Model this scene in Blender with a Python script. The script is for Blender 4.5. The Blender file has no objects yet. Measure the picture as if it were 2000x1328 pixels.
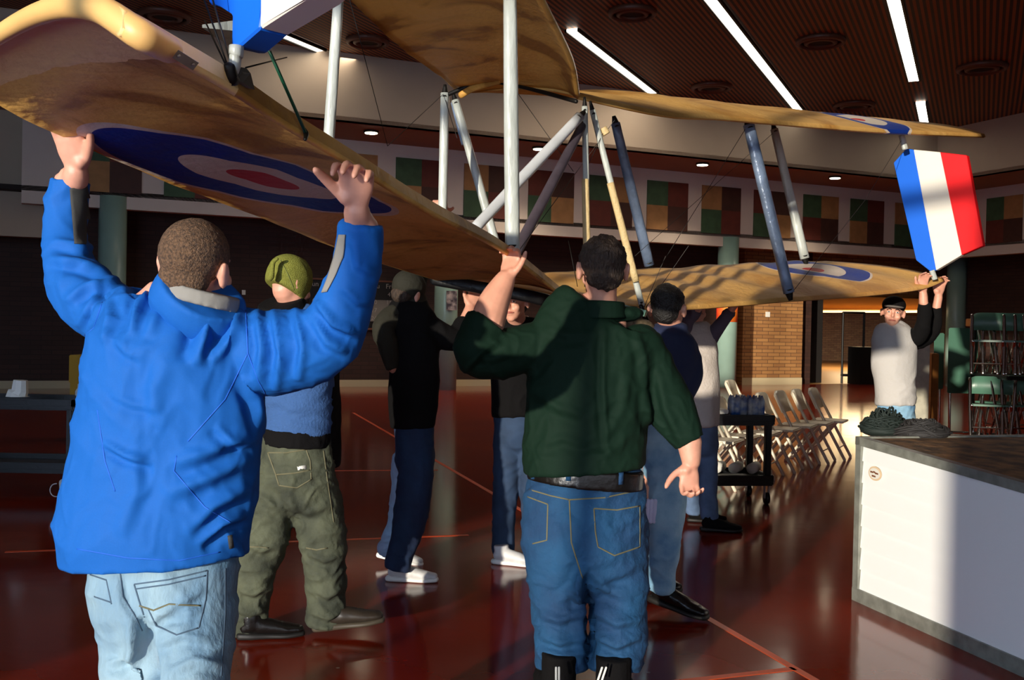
import bpy, bmesh, math, random
from mathutils import Vector, Matrix, noise
from mathutils.bvhtree import BVHTree
random.seed(7)
C = bpy.context.scene.collection
V = Vector
# ---------------------------------------------------------------- camera, world, sun, exposure
FPX = 35.0 / 36.0 * 2000.0
CAM = V((0, 0, 1.457))
_p = math.atan(24 / FPX); _r = math.atan(0.02)
CF = V((0, math.cos(_p), -math.sin(_p))); _u = V((0, math.sin(_p), math.cos(_p))); _x = V((1, 0, 0))
CR = _x * math.cos(_r) + _u * math.sin(_r); CU = -_x * math.sin(_r) + _u * math.cos(_r)
cd = bpy.data.cameras.new('camera'); cd.lens = 35; cd.sensor_width = 36; cd.clip_end = 200; cd.clip_start = 0.05
cam = bpy.data.objects.new('camera', cd); C.objects.link(cam)
M = Matrix.Identity(4)
for i in range(3):
    M[i][0] = CR[i]; M[i][1] = CU[i]; M[i][2] = -CF[i]; M[i][3] = CAM[i]
cam.matrix_world = M
S = bpy.context.scene; S.camera = cam
S.view_settings.view_transform = 'Standard'; S.view_settings.look = 'None'
S.view_settings.exposure = 0.0; S.view_settings.gamma = 1.0; S.view_settings.use_curve_mapping = False
S.cycles.max_bounces = 6; S.cycles.diffuse_bounces = 3; S.cycles.caustics_reflective = False; S.cycles.caustics_refractive = False
S.cycles.sample_clamp_indirect = 3.0
w = bpy.data.worlds.new('sky'); S.world = w; w.use_nodes = True
w.node_tree.nodes['Background'].inputs[0].default_value = (0.55, 0.72, 1.0, 1)
w.node_tree.nodes['Background'].inputs[1].default_value = 7.5
SUN_AZ = math.radians(27); SUN_EL = math.radians(6.0)
sd = bpy.data.lights.new('low_sun', 'SUN'); sd.energy = 5.0; sd.angle = math.radians(0.8); sd.color = (1.0, 0.90, 0.74)
sun = bpy.data.objects.new('low_sun', sd); C.objects.link(sun)
_sd = V((math.sin(SUN_AZ) * math.cos(SUN_EL), math.cos(SUN_AZ) * math.cos(SUN_EL), -math.sin(SUN_EL)))
sun.rotation_euler = _sd.to_track_quat('-Z', 'Y').to_euler()
sun.location = (-8, -12, 6)

def W(px, py, Y):
    d = CF * FPX + CR * (px - 1000) + CU * (664 - py)
    return CAM + d * (Y / d.y)
def ray(px, py):
    return (CF * FPX + CR * (px - 1000) + CU * (664 - py)).normalized()
def on_z(px, py, z):
    d = ray(px, py); return CAM + d * ((z - CAM.z) / d.z)
WD = V((math.sin(math.radians(66.2)), math.cos(math.radians(66.2)), 0)); WN = V((-WD.y, WD.x, 0))   # wall direction; normal away
def on_wall(px, py, o):
    d = ray(px, py); t = (o - CAM).dot(WN) / d.dot(WN); return CAM + d * t
def wall_origin(px, Y):
    q = W(px, 640, Y); q.z = 0; return q
def floor_at(px, py): return on_z(px, py, 0.0)

# ---------------------------------------------------------------- materials
MATS = {}
def srgb(r, g, b):
    f = lambda c: (c / 255 / 12.92) if c / 255 <= 0.04045 else ((c / 255 + 0.055) / 1.055) ** 2.4
    return (f(r), f(g), f(b), 1)
def mat(name, col, rough=0.6, metal=0.0, noise_amt=0.0, noise_scale=10, bump=0.0, bump_scale=40, emit=0, col2=None, stretch=(1, 1, 1), spec=0.5, trans=0.0, coat=0.0, sheen=0.0):
    if name in MATS: return MATS[name]
    m = bpy.data.materials.new(name); m.use_nodes = True; MATS[name] = m
    nt = m.node_tree; b = nt.nodes['Principled BSDF']
    b.inputs['Base Color'].default_value = col; b.inputs['Roughness'].default_value = rough; b.inputs['Metallic'].default_value = metal
    b.inputs['Specular IOR Level'].default_value = spec; b.inputs['Coat Weight'].default_value = coat
    b.inputs['Sheen Weight'].default_value = sheen
    tc = nt.nodes.new('ShaderNodeTexCoord'); mp = nt.nodes.new('ShaderNodeMapping'); mp.inputs['Scale'].default_value = stretch
    nt.links.new(tc.outputs['Object'], mp.inputs['Vector'])
    if noise_amt > 0 or col2:
        n = nt.nodes.new('ShaderNodeTexNoise'); n.inputs['Scale'].default_value = noise_scale; n.inputs['Detail'].default_value = 5
        nt.links.new(mp.outputs[0], n.inputs['Vector'])
        mx = nt.nodes.new('ShaderNodeMix'); mx.data_type = 'RGBA'
        c2 = col2 if col2 else tuple(c * (1 - noise_amt) for c in col[:3]) + (1,)
        mx.inputs[6].default_value = col; mx.inputs[7].default_value = c2
        rp = nt.nodes.new('ShaderNodeMapRange'); rp.inputs[1].default_value = 0.35; rp.inputs[2].default_value = 0.65
        nt.links.new(n.outputs['Fac'], rp.inputs[0]); nt.links.new(rp.outputs[0], mx.inputs[0]); nt.links.new(mx.outputs[2], b.inputs['Base Color'])
    if bump > 0:
        n2 = nt.nodes.new('ShaderNodeTexNoise'); n2.inputs['Scale'].default_value = bump_scale; n2.inputs['Detail'].default_value = 4
        nt.links.new(mp.outputs[0], n2.inputs['Vector'])
        bp = nt.nodes.new('ShaderNodeBump'); bp.inputs['Strength'].default_value = bump; bp.inputs['Distance'].default_value = 0.02
        nt.links.new(n2.outputs['Fac'], bp.inputs['Height']); nt.links.new(bp.outputs[0], b.inputs['Normal'])
    if emit > 0:
        b.inputs['Emission Color'].default_value = col; b.inputs['Emission Strength'].default_value = emit
    return m
SKIN = mat('skin', srgb(222, 160, 135), 0.5, noise_amt=0.12, noise_scale=30)
BLUE = mat('blue_shell', srgb(26, 94, 176), 0.7, noise_amt=0.06, noise_scale=300, bump=0.08, bump_scale=25, sheen=0.0, spec=0.15)
GREYF = mat('grey_patch', srgb(135, 132, 125), 0.8, bump=0.1)
DKGREY = mat('dark_patch', srgb(52, 52, 50), 0.8, bump=0.1)
JEANL = mat('light_denim', srgb(142, 170, 184), 0.85, col2=srgb(82, 120, 150), noise_scale=5, bump=0.25, bump_scale=60, stretch=(1, 1, .5))
JEANM = mat('blue_denim', srgb(18, 72, 112), 0.85, col2=srgb(12, 54, 92), noise_scale=6, bump=0.25, bump_scale=60)
JEAND = mat('dark_denim', srgb(18, 34, 66), 0.85, col2=srgb(24, 50, 84), noise_scale=6, bump=0.2)
JEANG = mat('faded_denim', srgb(158, 196, 216), 0.85, col2=srgb(96, 144, 184), noise_scale=6, bump=0.2)
GREEN = mat('green_shirt', srgb(10, 36, 24), 0.8, noise_amt=0.1, noise_scale=200, bump=0.15, bump_scale=20, spec=0.2)
OLIVE = mat('olive_canvas', srgb(82, 86, 66), 0.85, col2=srgb(48, 52, 40), noise_scale=7, bump=0.35, bump_scale=30)
HATG = mat('moss_fleece', srgb(132, 134, 62), 0.95, noise_amt=0.2, noise_scale=90, bump=0.5, bump_scale=220, spec=0.1)
NAVY = mat('navy_cloth', srgb(24, 34, 66), 0.85, bump=0.15)
SWEAT = mat('slate_blue_sweater', srgb(52, 88, 140), 0.9, bump=0.3, bump_scale=90)
BLACK = mat('black_cloth', srgb(14, 13, 14), 0.9, bump=0.2, spec=0.15)
CHARC = mat('charcoal_jacket', srgb(44, 43, 36), 0.85, bump=0.2, spec=0.2)
GREYS = mat('grey_sweater', srgb(190, 180, 172), 0.9, bump=0.3, bump_scale=60)
WHITEC = mat('white_tee', srgb(188, 184, 180), 0.9, bump=0.2)
HAIRB = mat('brown_hair', srgb(66, 50, 38), 0.7, col2=srgb(38, 27, 20), noise_scale=120, bump=0.6, bump_scale=160, stretch=(1, 1, .35))
HAIRS = mat('cropped_brown_hair', srgb(112, 84, 60), 0.8, col2=srgb(58, 42, 30), noise_scale=160, bump=0.5, bump_scale=260)
HAIRK = mat('black_hair', srgb(14, 10, 9), 0.6, bump=0.5, bump_scale=120)
LEATHER = mat('black_leather', srgb(18, 16, 15), 0.3, bump=0.1, bump_scale=60)
BOOT = mat('brown_boot', srgb(52, 44, 36), 0.45, noise_amt=0.4)
SHOEW = mat('white_shoe', srgb(215, 215, 215), 0.5, noise_amt=0.12, noise_scale=18)
SOLEW = mat('white_sole', srgb(235, 235, 232), 0.5)
SOLED = mat('dark_sole', srgb(22, 20, 18), 0.6)
STITCH = mat('pale_stitching', srgb(104, 100, 74), 0.8)
STITCHD = mat('dark_seam', srgb(70, 92, 112), 0.8)
SEAMB = mat('blue_seam', srgb(16, 92, 196), 0.7)
STEEL = mat('bright_metal', srgb(215, 218, 220), 0.3, metal=0.1, noise_amt=0.12)
PAINTW = mat('silver_strut', srgb(190, 196, 190), 0.35, noise_amt=0.25, noise_scale=12, metal=0.0, bump=0.3, bump_scale=30, stretch=(1, 1, .3))
STRUTB = mat('steel_blue_strut', srgb(120, 138, 165), 0.3, metal=0.1, noise_amt=0.5, noise_scale=7, bump=0.3, bump_scale=25)
STRUTD = mat('dull_violet_strut', srgb(92, 82, 92), 0.5, metal=0.3, noise_amt=0.3)
STRUTT = mat('tan_wrapped_strut', srgb(205, 180, 130), 0.6, bump=0.3, bump_scale=60)
BLACKP = mat('black_plastic', srgb(13, 14, 17), 0.4, bump=0.1)
IRON = mat('black_fitting', srgb(28, 26, 24), 0.5, metal=0.5)
GREENR = mat('green_rod', srgb(15, 84, 58), 0.5)
CHAIRM = mat('beige_enamel', srgb(238, 226, 202), 0.4)
TEAL = mat('teal_laminate', srgb(78, 118, 100), 0.35)
PILLAR = mat('pale_teal_paint', srgb(140, 170, 158), 0.3, noise_amt=0.1, noise_scale=3)
PLASTER = mat('cream_plaster', srgb(178, 160, 140), 0.8, noise_amt=0.05, noise_scale=1.5)
FASCIA = mat('fascia_plaster', srgb(210, 196, 184), 0.8, noise_amt=0.05, noise_scale=1.5)
SOFFIT = mat('soffit_paint', srgb(150, 118, 98), 0.8)
BASE = mat('cream_baseboard', srgb(190, 175, 140), 0.6)
DARK = mat('dark_recess', srgb(20, 14, 11), 0.8)
ORANGE = mat('orange_floor_tape', srgb(215, 74, 18), 0.45)
TUBE = mat('lamp_tube', (1.0, 0.93, 0.78, 1), 0.5, emit=6)
LAMPW = mat('warm_downlight', (1.0, 0.86, 0.6, 1), 0.5, emit=14)
CORR = mat('corridor_lamp', (1.0, 0.78, 0.45, 1), 0.5, emit=1.7)
TG = mat('tile_green', srgb(62, 92, 62), 0.7, noise_amt=0.25, noise_scale=5)
TT = mat('tile_tan', srgb(168, 122, 74), 0.7, noise_amt=0.2, noise_scale=5)
TR = mat('tile_maroon', srgb(104, 44, 32), 0.7, noise_amt=0.2, noise_scale=5)
TB = mat('tile_brown', srgb(74, 42, 32), 0.7, noise_amt=0.2, noise_scale=5)
REDP = mat('fin_red', srgb(240, 12, 22), 0.5)
WHTP = mat('fin_white', srgb(232, 226, 214), 0.5)
BLUP = mat('fin_blue', srgb(8, 100, 220), 0.5)
PAPER = mat('white_paper', srgb(226, 224, 214), 0.7)
YELL = mat('yellow_box', srgb(170, 130, 20), 0.7)
WOODT = mat('tan_wood', srgb(170, 110, 50), 0.6, noise_amt=0.3)
EYEW = mat('eye_white', srgb(225, 220, 215), 0.3); EYED = mat('eye_dark', srgb(30, 20, 16), 0.2); LIP = mat('lips', srgb(178, 96, 84), 0.5)
CHROME = mat('chrome', srgb(220, 220, 215), 0.15, metal=1.0)

def brick_mat():
    m = bpy.data.materials.new('brown_brick'); m.use_nodes = True; nt = m.node_tree; b = nt.nodes['Principled BSDF']
    uv = nt.nodes.new('ShaderNodeUVMap'); br = nt.nodes.new('ShaderNodeTexBrick')
    br.inputs['Color1'].default_value = srgb(166, 120, 70); br.inputs['Color2'].default_value = srgb(142, 98, 56); br.inputs['Mortar'].default_value = srgb(86, 58, 38)
    br.inputs['Scale'].default_value = 1.0; br.inputs['Brick Width'].default_value = 0.4; br.inputs['Row Height'].default_value = 0.1; br.inputs['Mortar Size'].default_value = 0.008
    nt.links.new(uv.outputs[0], br.inputs['Vector']); nt.links.new(br.outputs['Color'], b.inputs['Base Color']); b.inputs['Roughness'].default_value = 0.75
    return m
BRICK = brick_mat()
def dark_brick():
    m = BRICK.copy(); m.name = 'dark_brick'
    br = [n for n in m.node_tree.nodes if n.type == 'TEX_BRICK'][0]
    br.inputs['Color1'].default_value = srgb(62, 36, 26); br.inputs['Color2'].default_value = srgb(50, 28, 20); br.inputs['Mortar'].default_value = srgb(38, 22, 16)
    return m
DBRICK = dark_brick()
def floor_mat():
    m = bpy.data.materials.new('polished_red_floor'); m.use_nodes = True; nt = m.node_tree; b = nt.nodes['Principled BSDF']
    tc = nt.nodes.new('ShaderNodeTexCoord')
    n = nt.nodes.new('ShaderNodeTexNoise'); n.inputs['Scale'].default_value = 1.3; n.inputs['Detail'].default_value = 6
    cr = nt.nodes.new('ShaderNodeValToRGB'); cr.color_ramp.elements[0].position = 0.3; cr.color_ramp.elements[0].color = srgb(112, 24, 8); cr.color_ramp.elements[1].position = 0.75; cr.color_ramp.elements[1].color = srgb(140, 40, 12)
    n3 = nt.nodes.new('ShaderNodeTexVoronoi'); n3.inputs['Scale'].default_value = 2.2
    rp = nt.nodes.new('ShaderNodeMapRange'); rp.inputs[1].default_value = 0.022; rp.inputs[2].default_value = 0.014; rp.inputs[3].default_value = 0; rp.inputs[4].default_value = 0.55
    mx = nt.nodes.new('ShaderNodeMix'); mx.data_type = 'RGBA'; mx.inputs[7].default_value = srgb(190, 160, 140)
    nt.links.new(tc.outputs['Object'], n.inputs['Vector']); nt.links.new(n.outputs['Fac'], cr.inputs[0]); nt.links.new(tc.outputs['Object'], n3.inputs['Vector'])
    nt.links.new(n3.outputs['Distance'], rp.inputs[0]); nt.links.new(rp.outputs[0], mx.inputs[0]); nt.links.new(cr.outputs[0], mx.inputs[6]); nt.links.new(mx.outputs[2], b.inputs['Base Color'])
    b.inputs['Roughness'].default_value = 0.12; b.inputs['Specular IOR Level'].default_value = 0.4
    n2 = nt.nodes.new('ShaderNodeTexNoise'); n2.inputs['Scale'].default_value = 3.0; n2.inputs['Detail'].default_value = 3
    bp = nt.nodes.new('ShaderNodeBump'); bp.inputs['Strength'].default_value = 0.05; bp.inputs['Distance'].default_value = 0.02
    nt.links.new(tc.outputs['Object'], n2.inputs['Vector']); nt.links.new(n2.outputs['Fac'], bp.inputs['Height']); nt.links.new(bp.outputs[0], b.inputs['Normal'])
    return m
def ceiling_mat():
    m = bpy.data.materials.new('slatted_ceiling'); m.use_nodes = True; nt = m.node_tree; b = nt.nodes['Principled BSDF']
    tc = nt.nodes.new('ShaderNodeTexCoord'); mp = nt.nodes.new('ShaderNodeMapping'); mp.inputs['Rotation'].default_value = (0, 0, math.radians(25.3))
    wv = nt.nodes.new('ShaderNodeTexWave'); wv.inputs['Scale'].default_value = 3.2; wv.bands_direction = 'X'
    cr = nt.nodes.new('ShaderNodeValToRGB'); cr.color_ramp.elements[0].position = 0.45; cr.color_ramp.elements[0].color = srgb(30, 12, 6); cr.color_ramp.elements[1].position = 0.55; cr.color_ramp.elements[1].color = srgb(148, 82, 34)
    nt.links.new(tc.outputs['Object'], mp.inputs['Vector']); nt.links.new(mp.outputs[0], wv.inputs['Vector']); nt.links.new(wv.outputs['Fac'], cr.inputs[0]); nt.links.new(cr.outputs[0], b.inputs['Base Color'])
    b.inputs['Roughness'].default_value = 0.6
    return m

# ---------------------------------------------------------------- mesh helpers
def tag(o, label=None, cat=None, group=None, kind=None):
    if label: o['label'] = label
    if cat: o['category'] = cat
    if group: o['group'] = group
    if kind: o['kind'] = kind
    return o
def link_bm(name, bm, m, parent=None, smooth=False):
    me = bpy.data.meshes.new(name); bmesh.ops.recalc_face_normals(bm, faces=bm.faces); bm.to_mesh(me); bm.free()
    if m is not None:
        for x in (m if isinstance(m, list) else [m]): me.materials.append(x)
    o = bpy.data.objects.new(name, me); C.objects.link(o)
    if smooth: me.polygons.foreach_set('use_smooth', [True] * len(me.polygons))
    if parent: attach(o, parent)
    return o
def attach(o, parent):
    o.parent = parent; o.matrix_parent_inverse = parent.matrix_basis.inverted()
def empty(name, loc=(0, 0, 0), rz=0):
    o = bpy.data.objects.new(name, None); C.objects.link(o); o.location = loc; o.rotation_euler = (0, 0, rz); return o
def box(bm, lo, hi, mx=None, bev=0.0):
    r = bmesh.ops.create_cube(bm, size=1.0); lo = V(lo); hi = V(hi)
    for v in r['verts']:
        v.co = V(((v.co.x + .5) * (hi.x - lo.x) + lo.x, (v.co.y + .5) * (hi.y - lo.y) + lo.y, (v.co.z + .5) * (hi.z - lo.z) + lo.z))
    vs = r['verts']
    if bev > 0:
        es = list({e for v in vs for e in v.link_edges})
        g = bmesh.ops.bevel(bm, geom=es, offset=bev, segments=2, affect='EDGES'); vs = list({v for f in g['faces'] for v in f.verts} | {v for v in vs if v.is_valid})
    if mx is not None: bmesh.ops.transform(bm, matrix=mx, verts=vs)
    return vs
def prism(bm, bottom, off):
    a = [bm.verts.new(p) for p in bottom]; b = [bm.verts.new(V(p) + V(off)) for p in bottom]; n = len(a)
    bm.faces.new(a); bm.faces.new(b[::-1])
    for i in range(n): bm.faces.new((a[i], a[(i + 1) % n], b[(i + 1) % n], b[i]))
def uv_wall(o, dirv):
    me = o.data; uv = me.uv_layers.new(name='UVMap')
    for l in me.loops:
        c = me.vertices[l.vertex_index].co; uv.data[l.index].uv = (c.dot(dirv), c.z)
def crom(p0, p1, p2, p3, t):
    return 0.5 * ((2 * p1) + (-p0 + p2) * t + (2 * p0 - 5 * p1 + 4 * p2 - p3) * t * t + (-p0 + 3 * p1 - 3 * p2 + p3) * t * t * t)
def resample(pts, sub):
    if sub <= 1 or len(pts) < 3: 
        if len(pts) == 2 and sub > 1:
            (a, ra, da), (b, rb, db) = pts
            return [(a.lerp(b, i / sub), ra + (rb - ra) * i / sub, da + (db - da) * i / sub) for i in range(sub + 1)]
        return pts
    out = []
    g = lambda i: pts[max(0, min(len(pts) - 1, i))]
    for i in range(len(pts) - 1):
        for k in range(sub):
            t = k / sub
            out.append((crom(g(i - 1)[0], g(i)[0], g(i + 1)[0], g(i + 2)[0], t),
                        max(.002, crom(g(i - 1)[1], g(i)[1], g(i + 1)[1], g(i + 2)[1], t)), max(.002, crom(g(i - 1)[2], g(i)[2], g(i + 1)[2], g(i + 2)[2], t))))
    out.append(pts[-1]); return out
def tube(bm, pts, seg=18, sub=4, cap='round', ref=V((0, 1, 0)), sq=1.0):
    """pts: (centre, half width across the reference axis, half depth)"""
    P = [(V(p[0]), p[1], p[2] if len(p) > 2 else p[1]) for p in pts]
    P = resample(P, sub)
    n = len(P); tang = []
    for i in range(n):
        a = P[max(0, i - 1)][0]; b = P[min(n - 1, i + 1)][0]; t = (b - a)
        tang.append(t.normalized() if t.length > 1e-9 else V((0, 0, 1)))
    rings = []; prev = None
    def ring(c, t, rs, rd):
        nonlocal prev
        s = t.cross(ref)
        if s.length < 0.15: s = prev.copy() if prev else t.orthogonal()
        s.normalize()
        if prev and s.dot(prev) < 0: s = -s
        prev = s; d = s.cross(t).normalized()
        vs = []
        for k in range(seg):
            a = 2 * math.pi * k / seg; ca, sa = math.cos(a), math.sin(a)
            if sq != 1.0: ca = math.copysign(abs(ca) ** sq, ca); sa = math.copysign(abs(sa) ** sq, sa)
            vs.append(bm.verts.new(c + s * ca * rs + d * sa * rd))
        rings.append(vs)
    if cap == 'round':
        r0 = min(P[0][1], P[0][2])
        for a in (0.25, 0.62): ring(P[0][0] - tang[0] * r0 * math.cos(a * math.pi / 2) , tang[0], P[0][1] * math.sin(a * math.pi / 2), P[0][2] * math.sin(a * math.pi / 2))
    for i in range(n): ring(P[i][0], tang[i], P[i][1], P[i][2])
    if cap == 'round':
        r1 = min(P[-1][1], P[-1][2])
        for a in (0.62, 0.25): ring(P[-1][0] + tang[-1] * r1 * math.cos(a * math.pi / 2), tang[-1], P[-1][1] * math.sin(a * math.pi / 2), P[-1][2] * math.sin(a * math.pi / 2))
    for i in range(len(rings) - 1):
        a, b = rings[i], rings[i + 1]
        for k in range(seg): bm.faces.new((a[k], a[(k + 1) % seg], b[(k + 1) % seg], b[k]))
    bm.faces.new(rings[0][::-1]); bm.faces.new(rings[-1])
def ell(bm, c, r, fr=None, seg=16):
    rr = bmesh.ops.create_uvsphere(bm, u_segments=seg, v_segments=max(6, seg // 2 + 2), radius=1.0)
    R = fr if fr else Matrix.Identity(3)
    for v in rr['verts']: v.co = V(c) + R @ V((v.co.x * r[0], v.co.y * r[1], v.co.z * r[2]))
def fuse(name, bm, voxel, m, parent=None, smooth_it=4, wr=None, wdir=(1, 1, 1)):
    me = bpy.data.meshes.new('tmp'); bmesh.ops.recalc_face_normals(bm, faces=bm.faces); bm.to_mesh(me); bm.free()
    t = bpy.data.objects.new('tmp', me); C.objects.link(t)
    r = t.modifiers.new('r', 'REMESH'); r.mode = 'VOXEL'; r.voxel_size = voxel
    if smooth_it: s = t.modifiers.new('s', 'SMOOTH'); s.factor = 0.5; s.iterations = smooth_it
    dg = bpy.context.evaluated_depsgraph_get(); dg.update()
    me2 = bpy.data.meshes.new_from_object(t.evaluated_get(dg)); me2.name = name
    bpy.data.objects.remove(t); bpy.data.meshes.remove(me)
    if wr:
        nv = [v.normal.copy() for v in me2.vertices]
        for v, nn in zip(me2.vertices, nv):
            d = 0.0
            for amp, sc, ridge in wr:
                q = V((v.co.x * sc * wdir[0], v.co.y * sc * wdir[1], v.co.z * sc * wdir[2]))
                q = q + V((noise.noise(q * .6), noise.noise(q * .6 + V((5, 3, 1))), noise.noise(q * .6 + V((9, 8, 2))))) * 1.2
                k = noise.noise(q)
                d += amp * ((1 - min(1, abs(k) * 3.2)) * 1.0 if ridge else k * 1.4)
            v.co += nn * d
    me2.materials.clear(); me2.materials.append(m)
    me2.polygons.foreach_set('use_smooth', [True] * len(me2.polygons))
    o = bpy.data.objects.new(name, me2); C.objects.link(o)
    if parent: attach(o, parent)
    return o
def fold(o, lines, front=True):
    """raises soft cloth creases (ridge with a valley beside it) along the given lines on the side of the garment they lie on"""
    me = o.data; vs = me.vertices; prep = []
    for path, wpx, amp in lines:
        seg = []; L = 0
        for a, b in zip(path[:-1], path[1:]): l = math.hypot(b[0] - a[0], b[1] - a[1]); seg.append((a, b, l, L)); L += l
        xs = [p[0] for p in path]; ys = [p[1] for p in path]; m_ = 3.2 * wpx
        prep.append((seg, L, wpx, amp, min(xs) - m_, max(xs) + m_, min(ys) - m_, max(ys) + m_))
    out = []
    for v in vs:
        d = v.co - CAM; z = d.dot(CF)
        if z <= 0 or v.normal.dot(d) > 0: out.append(0); continue
        px = 1000 + FPX * d.dot(CR) / z; py = 664 - FPX * d.dot(CU) / z; h = 0
        for seg, L, wpx, amp, x0, x1, y0, y1 in prep:
            if not (x0 < px < x1 and y0 < py < y1): continue
            best = None
            for a, b, l, L0 in seg:
                ux, uy = (b[0] - a[0]) / l, (b[1] - a[1]) / l; t = (px - a[0]) * ux + (py - a[1]) * uy; tc = max(0, min(l, t)); sx, sy = px - a[0] - ux * tc, py - a[1] - uy * tc
                dd = math.hypot(sx, sy); sg = 1 if (ux * sy - uy * sx) > 0 else -1
                if best is None or dd < best[0]: best = (dd, sg * dd, (L0 + tc) / L)
            dd, sd_, t = best; tp = math.sin(math.pi * min(1, max(0, t))) ** .6 if 0 < t < 1 else 0
            h += 1.25 * amp * tp * (math.exp(-(sd_ / wpx) ** 2) - .75 * math.exp(-((sd_ - 1.7 * wpx) / (1.1 * wpx)) ** 2))
        out.append(h)
    ns = [v.normal.copy() for v in vs]
    for v, h, n in zip(vs, out, ns):
        if h: v.co += n * h
def bvh_of(o):
    me = o.data
    return BVHTree.FromPolygons([v.co.copy() for v in me.vertices], [tuple(p.vertices) for p in me.polygons])
def hit(bv, px, py):
    r = bv.ray_cast(CAM, ray(px, py))
    return (r[0], r[1]) if r[0] is not None else None
def ribbon(name, bv, path, width, m, parent, off=0.002, step=6, label=None):
    pts = []
    for (a, b) in zip(path[:-1], path[1:]):
        L = math.hypot(b[0] - a[0], b[1] - a[1]); k = max(1, int(L / step))
        for i in range(k): pts.append((a[0] + (b[0] - a[0]) * i / k, a[1] + (b[1] - a[1]) * i / k))
    pts.append(path[-1]); H = [h for h in (hit(bv, *p) for p in pts) if h]
    if len(H) < 2: return None
    bm = bmesh.new(); rows = []
    for i, (p, n) in enumerate(H):
        t = (H[min(len(H) - 1, i + 1)][0] - H[max(0, i - 1)][0])
        if t.length < 1e-7: continue
        s = t.cross(n).normalized() * width / 2
        rows.append([bm.verts.new(p - s - n * off), bm.verts.new(p - s + n * off), bm.verts.new(p + s + n * off), bm.verts.new(p + s - n * off)])
    for a, b in zip(rows[:-1], rows[1:]):
        for k in range(4): bm.faces.new((a[k], a[(k + 1) % 4], b[(k + 1) % 4], b[k]))
    bm.faces.new(rows[0][::-1]); bm.faces.new(rows[-1])
    o = link_bm(name, bm, m, parent, True)
    if label: o['label'] = label
    return o
def patch(name, bv, left, right, m, parent, off=0.003, n=14, k=6, label=None):
    """a cloth patch laid on a surface between two edges"""
    def at(path, t):
        f = t * (len(path) - 1); i = min(int(f), len(path) - 2); u = f - i
        return (path[i][0] + (path[i + 1][0] - path[i][0]) * u, path[i][1] + (path[i + 1][1] - path[i][1]) * u)
    bm = bmesh.new(); grid = []
    for i in range(n + 1):
        a = at(left, i / n); b = at(right, i / n); row = []
        for j in range(k + 1):
            h = hit(bv, a[0] + (b[0] - a[0]) * j / k, a[1] + (b[1] - a[1]) * j / k)
            row.append(bm.verts.new(h[0] + h[1] * off) if h else None)
        grid.append(row)
    for i in range(n):
        for j in range(k):
            q = [grid[i][j], grid[i][j + 1], grid[i + 1][j + 1], grid[i + 1][j]]
            if all(q): bm.faces.new(q)
    o = link_bm(name, bm, m, parent, True)
    so = o.modifiers.new('s', 'SOLIDIFY'); so.thickness = off * 1.2; so.offset = 0
    if label: o['label'] = label
    return o

# ---------------------------------------------------------------- room shell
BX0, BX1, BY0 = -16.0, 19.0, -4.0
CEIL = 6.85
bm = bmesh.new(); box(bm, (BX0, BY0, -0.1), (BX1 + 30, 70, 0)); tag(link_bm('floor', bm, floor_mat()), kind='structure')
bm = bmesh.new(); box(bm, (BX0, BY0, CEIL), (BX1, 42, CEIL + 0.15)); tag(link_bm('ceiling', bm, ceiling_mat()), kind='structure')
DIMW = mat('side_wall_paint', srgb(96, 72, 56), 0.8)
bm = bmesh.new(); box(bm, (BX0 - .2, BY0, 0), (BX0, 42, CEIL)); tag(link_bm('wall_left', bm, DIMW), kind='structure')
bm = bmesh.new(); box(bm, (BX1, BY0, 0), (BX1 + .2, 42, CEIL)); tag(link_bm('wall_right', bm, DIMW), kind='structure')
# rear wall with its tall windows (behind the camera): sunlight comes through here
def qx(q): return (q + 0.454 * BY0) / 0.891
ops = [(qx(-7.6), qx(-4.6), 3.7, 6.6), (qx(-3.75), qx(-0.3), 0.12, 5.2)]
bm = bmesh.new(); T = 0.22
xs = BX0
for (a, b, z0, z1) in ops:
    box(bm, (xs, BY0 - T, 0), (a, BY0, CEIL)); box(bm, (a, BY0 - T, 0), (b, BY0, z0)); box(bm, (a, BY0 - T, z1), (b, BY0, CEIL)); xs = b
box(bm, (xs, BY0 - T, 0), (BX1, BY0, CEIL)); tag(link_bm('wall_rear', bm, DIMW), kind='structure')
for i, (a, b, z0, z1) in enumerate(ops):
    bm = bmesh.new()
    n = 2 if i == 0 else 3
    for k in range(1, n): x = a + (b - a) * k / n; box(bm, (x - .035, BY0 - .14, z0), (x + .035, BY0 - .06, z1))
    if i == 1: box(bm, (a, BY0 - .14, 3.84), (b, BY0 - .06, 3.96))
    tag(link_bm('window_%d' % (i + 1), bm, IRON), kind='structure')

bm = bmesh.new(); box(bm, (-1.6, BY0 - .02, .3), (8.5, BY0 + .02, 3.3))
tag(link_bm('window_3', bm, mat('fill_glow', (.78, .86, 1.0, 1), .8, emit=1.4)), kind='structure')  # glowing panel added as fill light on the closed rear wall
bm = bmesh.new()
for k in range(6): box(bm, (-1.6 + k * 2.02 - .04, BY0, .25), (-1.6 + k * 2.02 + .04, BY0 + .06, 3.35))
tag(link_bm('trim_7', bm, IRON), kind='structure')
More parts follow.
